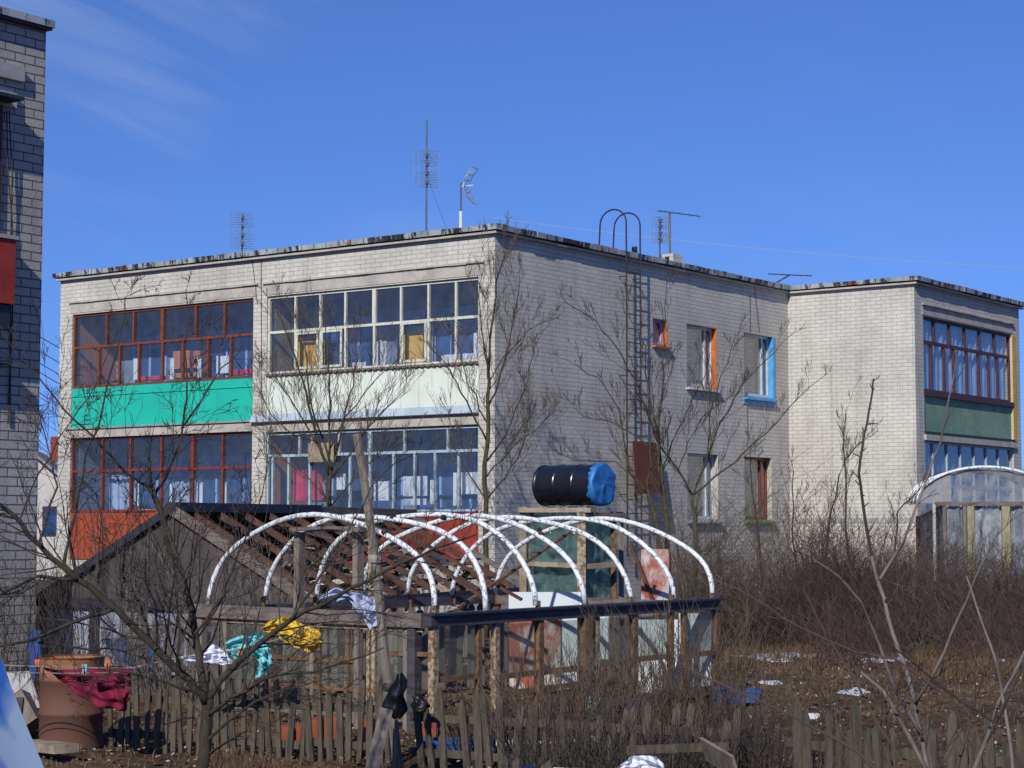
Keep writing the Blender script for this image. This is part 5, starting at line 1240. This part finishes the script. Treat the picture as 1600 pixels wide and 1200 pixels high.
# ------------------------------------------------------------------ bare trees
class Tree:
    def __init__(s, seed, m_tr, m_tw): s.r = random.Random(seed); s.tr = MB(); s.tw = MB(); s.m1 = m_tr; s.m2 = m_tw; s.n = 0; s.thr = .011
    def vec(s): return Vector((s.r.gauss(0, 1), s.r.gauss(0, 1), s.r.gauss(0, 1)))
    def grow(s, p, d, ln, r_, lvl, up=.25, wig=.16, kids=5, rmin=.0022, ratio=.5, ang=.75):
        n_ = max(3, int(ln / .12)) if lvl > 0 else max(3, int(ln / .10)); n_ = min(n_, 9); pts = [p]; d = d.normalized(); q = p
        for k in range(n_):
            d = (d + s.vec() * wig + Vector((0, 0, up * .12))).normalized(); q = q + d * (ln / n_); pts.append(q)
        r1 = max(rmin * .8, r_ * .35); (s.tr if r_ > .012 else s.tw).tube(pts, r_, r1, n=5 if r_ > .02 else 3, cap=False); s.n += 1
        if lvl <= 0: return
        m_ = max(1, int(kids * s.r.uniform(.7, 1.3)))
        for k in range(m_):
            f_ = s.r.uniform(.18, .98); i = min(int(f_ * n_), n_ - 1); a = pts[i].lerp(pts[i + 1], f_ * n_ - i); dd = (pts[i + 1] - pts[i]).normalized()
            side = s.vec(); side = (side - dd * side.dot(dd)).normalized()
            nd = (dd * math.cos(ang) + side * math.sin(ang) + Vector((0, 0, up))).normalized()
            s.grow(a, nd, ln * ratio * s.r.uniform(.6, 1.15) * (1.15 - .5 * f_), max(rmin, r_ * .5 * (1 - .45 * f_)), lvl - 1, up, wig, kids, rmin, ratio, ang)
    def limb(s, pts, r0, r1, nk, ln, lvl=2, up=.25, f0=.15, ang=.8, kids=5, wig=.14, rmin=.0022, n=7, kr=.35, ratio=.5, flat=0):
        pts = [Vector(p) for p in pts]; sm = [pts[0]]
        for i in range(len(pts) - 1):       # subdivide with a little wander
            for k in (1, 2, 3): sm.append(pts[i].lerp(pts[i + 1], k / 3) + (s.vec() * (pts[i + 1] - pts[i]).length * (.022 if s.thr > .01 else .008) if k < 3 else Vector()))
        (s.tr if r0 > s.thr else s.tw).tube(sm, r0, r1, n=n, cap=True)
        m_ = len(sm) - 1
        for k in range(nk):
            f_ = f0 + (1 - f0) * (k + s.r.random()) / nk; i = min(int(f_ * m_), m_ - 1); a = sm[i].lerp(sm[i + 1], f_ * m_ - i); dd = (sm[i + 1] - sm[i]).normalized()
            side = s.vec(); side.y *= (1 - flat); side = (side - dd * side.dot(dd)).normalized()
            nd = (dd * math.cos(ang) + side * math.sin(ang) + Vector((0, 0, up))).normalized(); rr = r0 + (r1 - r0) * f_
            s.grow(a, nd, ln * s.r.uniform(.55, 1.2) * (1.2 - .6 * f_), max(rmin, rr * kr), lvl, up, wig, kids, rmin, ratio, ang)
    def finish(s, name, label, cat, base, group=None):
        th = thing(name, label, cat, base, group=group)
        if s.tr.v: build('trunk', s.tr, s.m1, th, smooth=True)
        if s.tw.v: build('twigs', s.tw, s.m2, th)
        return th
def Q(pts, Y, dY=0): # polyline of pixels at depth Y with depth drifting by dY
    n_ = len(pts) - 1; return [P(u, v, Y + dY * i / n_) for i, (u, v) in enumerate(pts)]

# near fruit tree, lower left
T = Tree(5, 'bark', 'twig'); Y = 11.5
kk = dict(lvl=2, up=.22, kids=4, rmin=.0018, ang=.85, flat=.35)
T.limb([G(318, Y, -.1)] + Q([(318, 1190), (322, 1130), (325, 1092)], Y), 0.0400, 0.0302, 3, .5, f0=.3, **kk)
T.limb(Q([(323, 1100), (295, 1062), (240, 1010), (180, 950), (120, 905), (60, 850), (15, 800), (-30, 770)], Y, -.5), 0.0272, 0.0101, 32, .65, kr=.38, **kk)
T.limb(Q([(322, 1092), (312, 1040), (305, 990), (300, 950), (285, 900), (262, 830), (240, 768), (228, 700)], Y, .4), 0.0272, 0.0086, 25, .6, kr=.38, **kk)
T.limb(Q([(300, 955), (270, 880), (238, 770), (228, 755)], Y, .6), 0.0160, 0.0130, 2, .4, **kk)
T.limb(Q([(240, 780), (262, 740), (285, 668), (330, 600), (380, 540)], Y + .4, .5), 0.0104, 0.0029, 17, .5, **kk)
T.limb(Q([(285, 668), (292, 600), (291, 520), (290, 452)], Y + .6, .1), .0075, .0022, 10, .22, **kk)
T.limb(Q([(232, 760), (200, 742), (160, 700), (100, 640), (50, 570), (10, 560)], Y + .3, -.4), 0.0096, 0.0029, 20, .5, **kk)
T.limb(Q([(100, 880), (110, 830), (130, 740), (160, 640), (185, 540), (195, 465), (220, 452)], Y - .3, .2), .0104, .0022, 14, .28, **kk)
T.limb(Q([(60, 850), (90, 760), (75, 700), (62, 640)], Y - .4, .2), 0.0080, 0.0022, 15, .45, **kk)
T.limb(Q([(325, 1092), (345, 1062), (400, 1010), (455, 968), (520, 935), (600, 893), (680, 856), (745, 835)], Y, .3), 0.0240, 0.0050, 30, .55, kr=.36, **kk)
T.limb(Q([(455, 968), (500, 900), (540, 840), (580, 760), (640, 700)], Y + .1, .5), 0.0096, 0.0022, 15, .5, **kk)
T.limb(Q([(322, 1120), (360, 1090), (430, 1055), (520, 1040), (600, 1012)], Y, -.5), 0.0144, 0.0036, 20, .5, **kk)
T.limb(Q([(320, 1160), (380, 1110), (440, 1078), (520, 1060)], Y, -.4), 0.0104, 0.0029, 12, .5, **kk)
T.limb(Q([(180, 950), (120, 970), (50, 1000), (0, 1010), (-60, 990)], Y - .2, -.3), 0.0136, 0.0043, 17, .4, **kk)
T.limb(Q([(60, 1004), (140, 1015), (220, 1010), (260, 985)], Y - .3, .1), 0.0080, 0.0029, 10, .4, **kk)
T.limb(Q([(120, 905), (60, 900), (0, 930), (-60, 940)], Y - .3, -.3), 0.0128, 0.0043, 15, .45, **kk)
T.limb(Q([(240, 1010), (220, 950), (190, 900), (200, 830), (230, 790)], Y, .3), 0.0104, 0.0029, 17, .45, **kk)
T.limb(Q([(300, 1080), (240, 1060), (180, 1048), (120, 1075)], Y, -.3), 0.0088, 0.0022, 10, .4, **kk)
T.limb(Q([(305, 990), (350, 930), (370, 870), (400, 800), (420, 720)], Y, -.3), 0.0096, 0.0022, 17, .5, **kk)
T.limb(Q([(30, 815), (60, 740), (110, 660), (150, 600), (190, 500)], Y - .5, .4), .0065, .002, 10, .25, **kk)
T.finish('fruit_tree', 'bare gnarled fruit tree in the left foreground with branches across half the view', 'tree', G(318, Y))

# lime tree in front of the cream loggia
def lime(seed, u0, Y, trunk, limbs, name, label, tw='twig_l', tr='bark_l', r=.085, ln=.95, nk=12):
    T = Tree(seed, tr, tw)
    T.limb([G(u0, Y, -.1)] + Q(trunk, Y), r * .92, r * .45, 4, .7, lvl=2, up=.4, f0=.5, kids=4, ang=.7, rmin=.0042)
    for (pts, r0, dY) in limbs: T.limb(Q(pts, Y, dY), r0 * .68, .005, int(nk * 1.3), ln, lvl=2, up=.42, f0=.12, kids=4, ang=.62, rmin=.0034, kr=.36, ratio=.60, wig=.10)
    return T.finish('lime_tree', label, 'tree', G(u0, Y))
lime(21, 516, 34, [(516, 880), (514, 790), (516, 735)], [
    ([(515, 745), (498, 690), (478, 610), (462, 560), (440, 500), (425, 470)], .045, -.8), ([(516, 735), (515, 680), (514, 610), (512, 540), (505, 480)], .040, .4),
    ([(516, 760), (530, 690), (545, 620), (560, 560), (566, 520)], .032, .9), ([(500, 700), (470, 650), (440, 605), (425, 580)], .028, .7), ([(520, 745), (560, 690), (600, 640), (640, 600)], .028, -.8),
    ([(515, 720), (488, 640), (480, 560), (470, 500)], .030, 1.1), ([(516, 700), (540, 650), (590, 590), (625, 560)], .024, .5), ([(500, 690), (460, 680), (425, 650), (400, 600)], .022, -.5),
    ([(516, 790), (480, 745), (440, 715), (415, 690)], .020, .7), ([(518, 790), (560, 740), (590, 710), (620, 690)], .020, -.6)], 'lime_tree', 'bare lime tree standing in front of the pale cream loggia panel', r=.082)
lime(22, 760, 34.6, [(760, 880), (760, 780), (761, 700), (762, 620), (764, 560)], [
    ([(764, 570), (768, 510), (775, 440), (783, 415), (790, 392)], .034, -.5), ([(762, 640), (778, 600), (795, 540), (808, 470), (812, 430)], .030, .6), ([(761, 690), (735, 640), (715, 600), (690, 560), (668, 540)], .028, -.8),
    ([(762, 590), (755, 530), (750, 480), (745, 430)], .026, .5), ([(761, 720), (790, 680), (815, 620), (835, 550)], .028, -.9), ([(760, 745), (800, 700), (840, 670), (868, 640)], .022, .6),
    ([(760, 780), (735, 745), (710, 700), (700, 640)], .024, .8), ([(760, 780), (790, 745), (815, 700), (830, 660)], .024, -.5), ([(761, 660), (730, 600), (720, 550), (700, 510)], .022, .9), ([(762, 600), (785, 560), (820, 520), (870, 490)], .018, .5)], 'lime_tree', 'tall bare lime tree in front of the sunlit building corner', r=.062, nk=11, ln=.9)
lime(23, 1040, 36, [(1045, 880), (1040, 800), (1034, 740), (1030, 690)], [
    ([(1032, 700), (1010, 640), (990, 590), (965, 545), (930, 500), (880, 470)], .032, -.9), ([(1030, 690), (1033, 630), (1035, 560), (1040, 500), (1042, 440)], .032, .5), ([(1034, 740), (1050, 690), (1075, 640), (1100, 590), (1110, 550)], .028, .9),
    ([(1034, 720), (1005, 690), (960, 660), (910, 650), (870, 600)], .024, .7), ([(1030, 690), (1012, 600), (1008, 540), (985, 500), (975, 440)], .026, .4)], 'lime_tree', 'bare tree with a slanting trunk just right of the wall ladder', r=.07, nk=9, ln=.8, tw='twig')
lime(24, 1022, 35.2, [(1030, 880), (1022, 800), (1012, 765)], [
    ([(1012, 770), (985, 740), (975, 690), (968, 640), (935, 590), (880, 560)], .032, -.4), ([(1014, 775), (1015, 700), (1022, 640), (1010, 560)], .026, .5), ([(1010, 760), (960, 720), (900, 720), (860, 700)], .018, .5)], 'lime_tree', 'slimmer leaning bare tree crossing the metal sheet by the ladder', r=.062, nk=9, ln=.75, tw='twig')
lime(25, 1086, 36.5, [(1085, 890), (1086, 820), (1082, 772)], [
    ([(1083, 775), (1060, 735), (1030, 695), (1012, 650), (990, 600)], .036, -.6), ([(1083, 775), (1105, 720), (1125, 660), (1160, 600), (1200, 560), (1240, 520)], .036, .6), ([(1085, 772), (1130, 735), (1180, 690), (1230, 640), (1285, 590)], .032, -.7),
    ([(1105, 720), (1108, 650), (1125, 590), (1150, 520)], .026, .9), ([(1060, 735), (1075, 690), (1110, 640), (1160, 610)], .020, .6)], 'lime_tree', 'bare forked tree in front of the lower side windows', r=.068, nk=9, ln=.8, tw='twig')
for i, (u, Y, pts, lb) in enumerate(((1245, 37, [(1245, 900), (1238, 820), (1240, 735)], 'straight bare sapling at the inner corner of the block'), (1335, 36, [(1330, 900), (1322, 780), (1318, 700), (1322, 640)], 'slim grey sapling before the blank wing wall'),
        (1290, 37, [(1285, 900), (1298, 800), (1320, 720), (1345, 690)], 'sapling bending right before the blank wing wall'), (1405, 36, [(1400, 880), (1402, 800), (1440, 760)], 'thin sapling near the wing corner'), (1195, 36, [(1190, 890), (1180, 800), (1172, 700)], 'thin sapling below the blue framed window'))):
    T = Tree(40 + i, 'bark', 'twig_l'); T.limb([G(u, Y)] + Q(pts, Y, .5), .028, .008, 16, .9, lvl=2, up=.4, f0=.15, kids=4, ang=.6, rmin=.0038); T.finish('sapling', lb, 'tree', G(u, Y), 'saplings before the side walls')

# foreground stems, lower right
T = Tree(61, 'twig_grey', 'twig'); T.thr = .0069; Y = 7.5; kk = dict(lvl=1, up=.25, kids=2, rmin=.0013, ang=.7, wig=.09)
T.limb(Q([(1460, 1260), (1440, 1150), (1420, 1060), (1395, 990), (1372, 910), (1362, 870)], Y, .2), .0105, .0075, 8, .30, f0=.1, **kk)
T.limb(Q([(1362, 870), (1350, 800), (1342, 740), (1350, 680), (1362, 620), (1365, 592)], Y + .2, .1), .0068, .0036, 14, .05, f0=.02, lvl=0, up=.1, rmin=.0024, ang=1.1, kr=.7)
T.limb(Q([(1375, 905), (1410, 850), (1440, 770), (1470, 690), (1490, 590), (1495, 545)], Y, .3), .0072, .002, 8, .16, **kk)
T.limb(Q([(1440, 1150), (1400, 1080), (1375, 1010), (1345, 940), (1310, 900), (1250, 860)], Y, -.2), .008, .003, 8, .25, **kk)
T.limb(Q([(1470, 1250), (1420, 1150), (1380, 1080), (1345, 1050)], Y - .3, .1), .011, .005, 5, .22, **kk)
T.limb(Q([(1430, 1100), (1460, 1050), (1500, 960), (1530, 890), (1560, 830)], Y, -.3), .008, .003, 8, .25, **kk)
T.finish('young_fruit_tree', 'slim grey foreground sapling with knobbly bud spurs reaching above the brush', 'tree', G(1460, Y))
T = Tree(62, 'twig_grey', 'twig'); T.thr = .0069; Y = 6.5
T.limb(Q([(1500, 1260), (1560, 1100), (1600, 1020), (1640, 950)], Y, .2), .0085, .005, 5, .2, **kk)
T.limb(Q([(1590, 1260), (1572, 1120), (1555, 1030), (1530, 960), (1510, 900)], Y, .1), .007, .003, 6, .2, **kk)
T.limb(Q([(1555, 1130), (1480, 1080), (1420, 1030), (1380, 1000)], Y, -.1), .005, .002, 6, .18, **kk)
T.limb(Q([(1560, 1120), (1590, 1060), (1620, 1000)], Y, .1), .005, .002, 4, .2, **kk)
for (pts_, r_) in (([(1330, 1250), (1310, 1130), (1265, 1050), (1240, 1020)], .0035), ([(1400, 1250), (1385, 1120), (1430, 1000), (1450, 900)], .004), ([(1480, 1250), (1510, 1150), (1535, 1060), (1590, 960)], .005), ([(1610, 1250), (1580, 1150), (1600, 1050), (1570, 940), (1585, 850)], .004), ([(1530, 1250), (1520, 1170), (1470, 1070), (1475, 960), (1440, 880)], .004), ([(1440, 1240), (1500, 1130), (1580, 1080), (1640, 1060)], .003)):
    T.limb(Q(pts_, Y + .8, .3), r_, .0015, 9, .22, **kk)
T.finish('young_fruit_tree', 'thin bare stems crossing at the right edge of the foreground', 'tree', G(1560, Y))
T = Tree(63, 'bark', 'twig_red'); T.thr = .0069; Y = 6.8
T.limb(Q([(1420, 1255), (1340, 1175), (1240, 1120), (1150, 1080), (1095, 1055), (1060, 1035)], Y, .3), .0065, .0025, 8, .18, **kk)
T.limb(Q([(1480, 1240), (1520, 1120), (1400, 1030), (1340, 1020), (1250, 980), (1170, 930), (1120, 905)], Y, .3), .005, .002, 6, .15, **kk)
T.limb(Q([(1450, 1250), (1370, 1130), (1335, 1060), (1290, 990), (1260, 930)], Y + .3, .3), .006, .002, 8, .2, **kk)
T.finish('young_fruit_tree', 'long dark branch rising from the bottom edge leftwards across the bushes', 'tree', G(1420, Y))

# ------------------------------------------------------------------ shrubs and brush
def shrub_mesh(t, c0, n_, h, spread, r_, rs, twigs=3, th0=.0):
    for k in range(n_):
        a = rs.uniform(0, 2 * math.pi); rr = rs.random() ** .6 * spread; p = c0 + Vector((math.cos(a) * rr * .6, math.sin(a) * rr * .6, -.03)); d = Vector((math.cos(a) * rs.uniform(.05, .5), math.sin(a) * rs.uniform(.05, .5), 1)).normalized(); hh = h * rs.uniform(.5, 1.1)
        pts = [p]; q = p
        for j in range(4): d = (d + Vector((rs.gauss(0, .12), rs.gauss(0, .12), .02))).normalized(); q = q + d * hh / 4; pts.append(q)
        t.tube(pts, r_ * rs.uniform(.7, 1.3), r_ * .35, n=3, cap=False)
        for j in range(twigs):
            f_ = rs.uniform(.3, .95); i = min(3, int(f_ * 4)); b = pts[i].lerp(pts[i + 1], f_ * 4 - i); dd = (pts[i + 1] - pts[i]).normalized(); nd = (dd + Vector((rs.gauss(0, .5), rs.gauss(0, .5), .1))).normalized(); ll = hh * rs.uniform(.12, .35)
            t.tube([b, b + nd * ll * .5, b + (nd + Vector((rs.gauss(0, .15), 0, .15))).normalized() * ll], r_ * .5, r_ * .25, n=3, cap=False)
rs = random.Random(77)
for i, (u, Y, n_, h, sp_, m, lb) in enumerate(((862, 15.7, 90, .95, .75, 'twig_l', 'dense bare bush against the fence in front of the worn red board'), (955, 16.4, 100, 1.0, .8, 'twig_l', 'bare bush in front of the thick rusty greenhouse post'),
        (1048, 17.2, 130, 1.25, .9, 'twig_l', 'dense bare bush in front of the white boards'), (1125, 16.6, 90, .8, .9, 'twig_l', 'low dark bush at the right corner of the greenhouse'), (1000, 14.3, 110, .62, .9, 'twig', 'tangled low bush behind the low picket tops'),
        (1110, 14.5, 90, .60, .8, 'twig', 'tangled dark bush below the right corner of the greenhouse'), (880, 14.6, 70, .60, .7, 'twig', 'low thorny bush between the worn red board and the bottom edge'),
        (1210, 14.8, 80, .6, .8, 'twig', 'low brown bush at the left end of the uneven fence'), (775, 16.1, 60, .7, .6, 'twig_l', 'small sparse bush behind the middle fence'), (1545, 11.0, 34, .65, .5, 'twig', 'dark stems among the pickets in the bottom right corner'),
        (250, 21.6, 60, 1.25, .6, 'twig_grey', 'tall grey raspberry canes before the dark shed wall'), (370, 23.2, 80, 1.8, .9, 'twig_grey', 'grey upright canes in front of the dark gable'), (30, 18.5, 60, 1.5, .8, 'twig', 'dark bush by the near brick wall'), (150, 24.0, 50, 2.0, .7, 'twig', 'dark stems between the shed gable and the near building'))):
    t = MB(); shrub_mesh(t, G(u, Y), n_, h, sp_, .0050 if Y < 20 else .0055, rs, 7); solo('shrub', t, m, lb, 'shrub', base=G(u, Y))
def brush(t, p, h, r_, rs, lean):
    d = Vector((rs.gauss(0, lean), rs.gauss(0, lean), 1)).normalized(); pts = [p]; q = p
    for j in range(5): d = (d + Vector((rs.gauss(0, .13), rs.gauss(0, .13), -.02 + .04 * rs.random()))).normalized(); q = q + d * h / 5; pts.append(q)
    t.tube(pts, r_, r_ * .4, n=3, cap=False)
    for j in range(7):
        f_ = rs.uniform(.2, .97); i = min(4, int(f_ * 5)); b = pts[i].lerp(pts[i + 1], f_ * 5 - i); nd = (Vector((rs.gauss(0, .75), rs.gauss(0, .75), .55))).normalized(); ll = h * rs.uniform(.15, .45)
        m1 = b + nd * ll * .5; e1_ = m1 + (nd + Vector((rs.gauss(0, .25), rs.gauss(0, .2), .25))).normalized() * ll * .5
        t.tube([b, m1, e1_], r_ * .55, r_ * .3, n=3, cap=False)
        if rs.random() < .6: t.tube([m1, m1 + (nd + Vector((rs.gauss(0, .8), rs.gauss(0, .6), .2))).normalized() * ll * .4], r_ * .4, r_ * .25, n=3, cap=False)
for part_, (m, cnt, u0, u1, Ya, Yb_, h0, h1, r_, lean) in enumerate((('twig_red', 1900, 1240, 1650, 30.0, 37.5, .7, 1.5, .0058, .2), ('twig', 2300, 1075, 1650, 29.6, 38, .5, 1.6, .0056, .35), ('twig_l', 900, 1060, 1330, 30, 36, .8, 2.2, .0062, .25), ('twig_grey', 160, 1080, 1640, 30, 36, .8, 1.7, .005, .3), ('twig_red', 420, 1250, 1660, 25.5, 30, .35, 1.0, .0045, .4))):
    t = MB()
    for k in range(cnt):
        u = rs.uniform(u0, u1); Y_ = rs.uniform(Ya, Yb_); p = G(u, Y_, -.03)
        nv = noise.noise(Vector((p.x * .8, p.y * .5, part_ * 7))) + .4 * noise.noise(Vector((p.x * 2.4, p.y * 2, part_)))
        if nv < rs.uniform(-.36, .26): continue
        brush(t, p, rs.uniform(h0, h1) * (.85 + 1.1 * max(-.4, nv)), r_ * rs.uniform(.7, 1.3), rs, lean)
    tag(build('brushwood', t, m, base=G(1300, 33)), ['reddish brown brush thicket in front of the wing', 'dark stems mixed through the brush thicket', 'taller olive stems at the left of the thicket', 'pale dead stems in the brush thicket', 'sparser reddish twigs spreading onto the open soil at right'][part_], 'brushwood', kind='stuff')
# dry grass
def grass(name, areas, m, label, h0, h1, wb=.007):
    t = MB()
    for (xu0, xu1, Y0, Y1, cnt) in areas:
        for k in range(cnt):
            Y_ = rs.uniform(Y0, Y1); u = rs.uniform(xu0, xu1); p = G(u, Y_, -.02)
            if noise.noise(Vector((p.x * .9, p.y * .9, 4))) + .5 * noise.noise(Vector((p.x * 3, p.y * 3, 4))) < rs.uniform(-.35, .25): continue
            a = rs.uniform(0, 6.28); h = rs.uniform(h0, h1); d = Vector((math.cos(a), math.sin(a), 0)); le = rs.uniform(.1, .9) * h
            w_ = Vector((-d.y, d.x, 0)) * wb; mid = p + d * le * .35 + Vector((0, 0, h * .6)); tip = p + d * le + Vector((0, 0, h * rs.uniform(.5, .95)))
            i = len(t.v); t.v += [p - w_, p + w_, mid + w_ * .7, mid - w_ * .7, tip]; t.f += [(i, i + 1, i + 2, i + 3), (i + 3, i + 2, i + 4)]
    tag(build(name, t, m, base=Vector((0, 20, 0))), label, 'grass', kind='stuff')
grass('dry_grass', [(1100, 1640, 22, 31, 6500), (150, 1100, 13, 22, 2500), (-40, 640, 11, 17, 1300), (1120, 1640, 12, 21, 2200)], 'straw', 'short dry straw coloured grass over the soil', .03, .11, .004)
grass('dry_fern', [(322, 432, 14.0, 15.4, 9000), (1420, 1650, 25, 31, 8000), (1130, 1290, 26.5, 31, 2600)], 'straw2', 'rusty brown matted dry growth', .08, .30, .005)
t = MB()
for k in range(5200):
    Y_ = 12 + 19 * rs.random() ** 1.2; u = rs.uniform(-40, 1640); p = G(u, Y_, .03 + .02 * rs.random()); sz = rs.uniform(.006, .022)
    a = Vector((rs.gauss(0, 1), rs.gauss(0, 1), rs.gauss(0, .5))).normalized() * sz; b = a.cross(Vector((rs.gauss(0, .3), rs.gauss(0, .3), 1))).normalized() * sz * .7
    t.quad(p - a, p + b, p + a, p - b)
tag(build('leaf_litter', t, 'litter', base=Vector((0, 20, 0))), 'pale dead leaves and bits scattered over the soil', 'litter', kind='stuff')
t = MB()
for k in range(9000):
    Y_ = 10 + 22 * rs.random(); u = rs.uniform(-60, 1660); p = G(u, Y_, -.0); s1 = rs.uniform(.015, .055); i = len(t.v)
    for q in ((1, 0, 0), (0, 1, 0), (-1, 0, 0), (0, -1, 0), (0, 0, .8)): t.v.append(p + Vector(q) * s1 * rs.uniform(.6, 1.3) + Vector((0, 0, .0)))
    t.f += [(i, i + 1, i + 4), (i + 1, i + 2, i + 4), (i + 2, i + 3, i + 4), (i + 3, i, i + 4)]
tag(build('soil_clods', t, 'soil', base=Vector((0, 0, 0))), 'dark clods of dug garden soil', 'soil', kind='stuff')
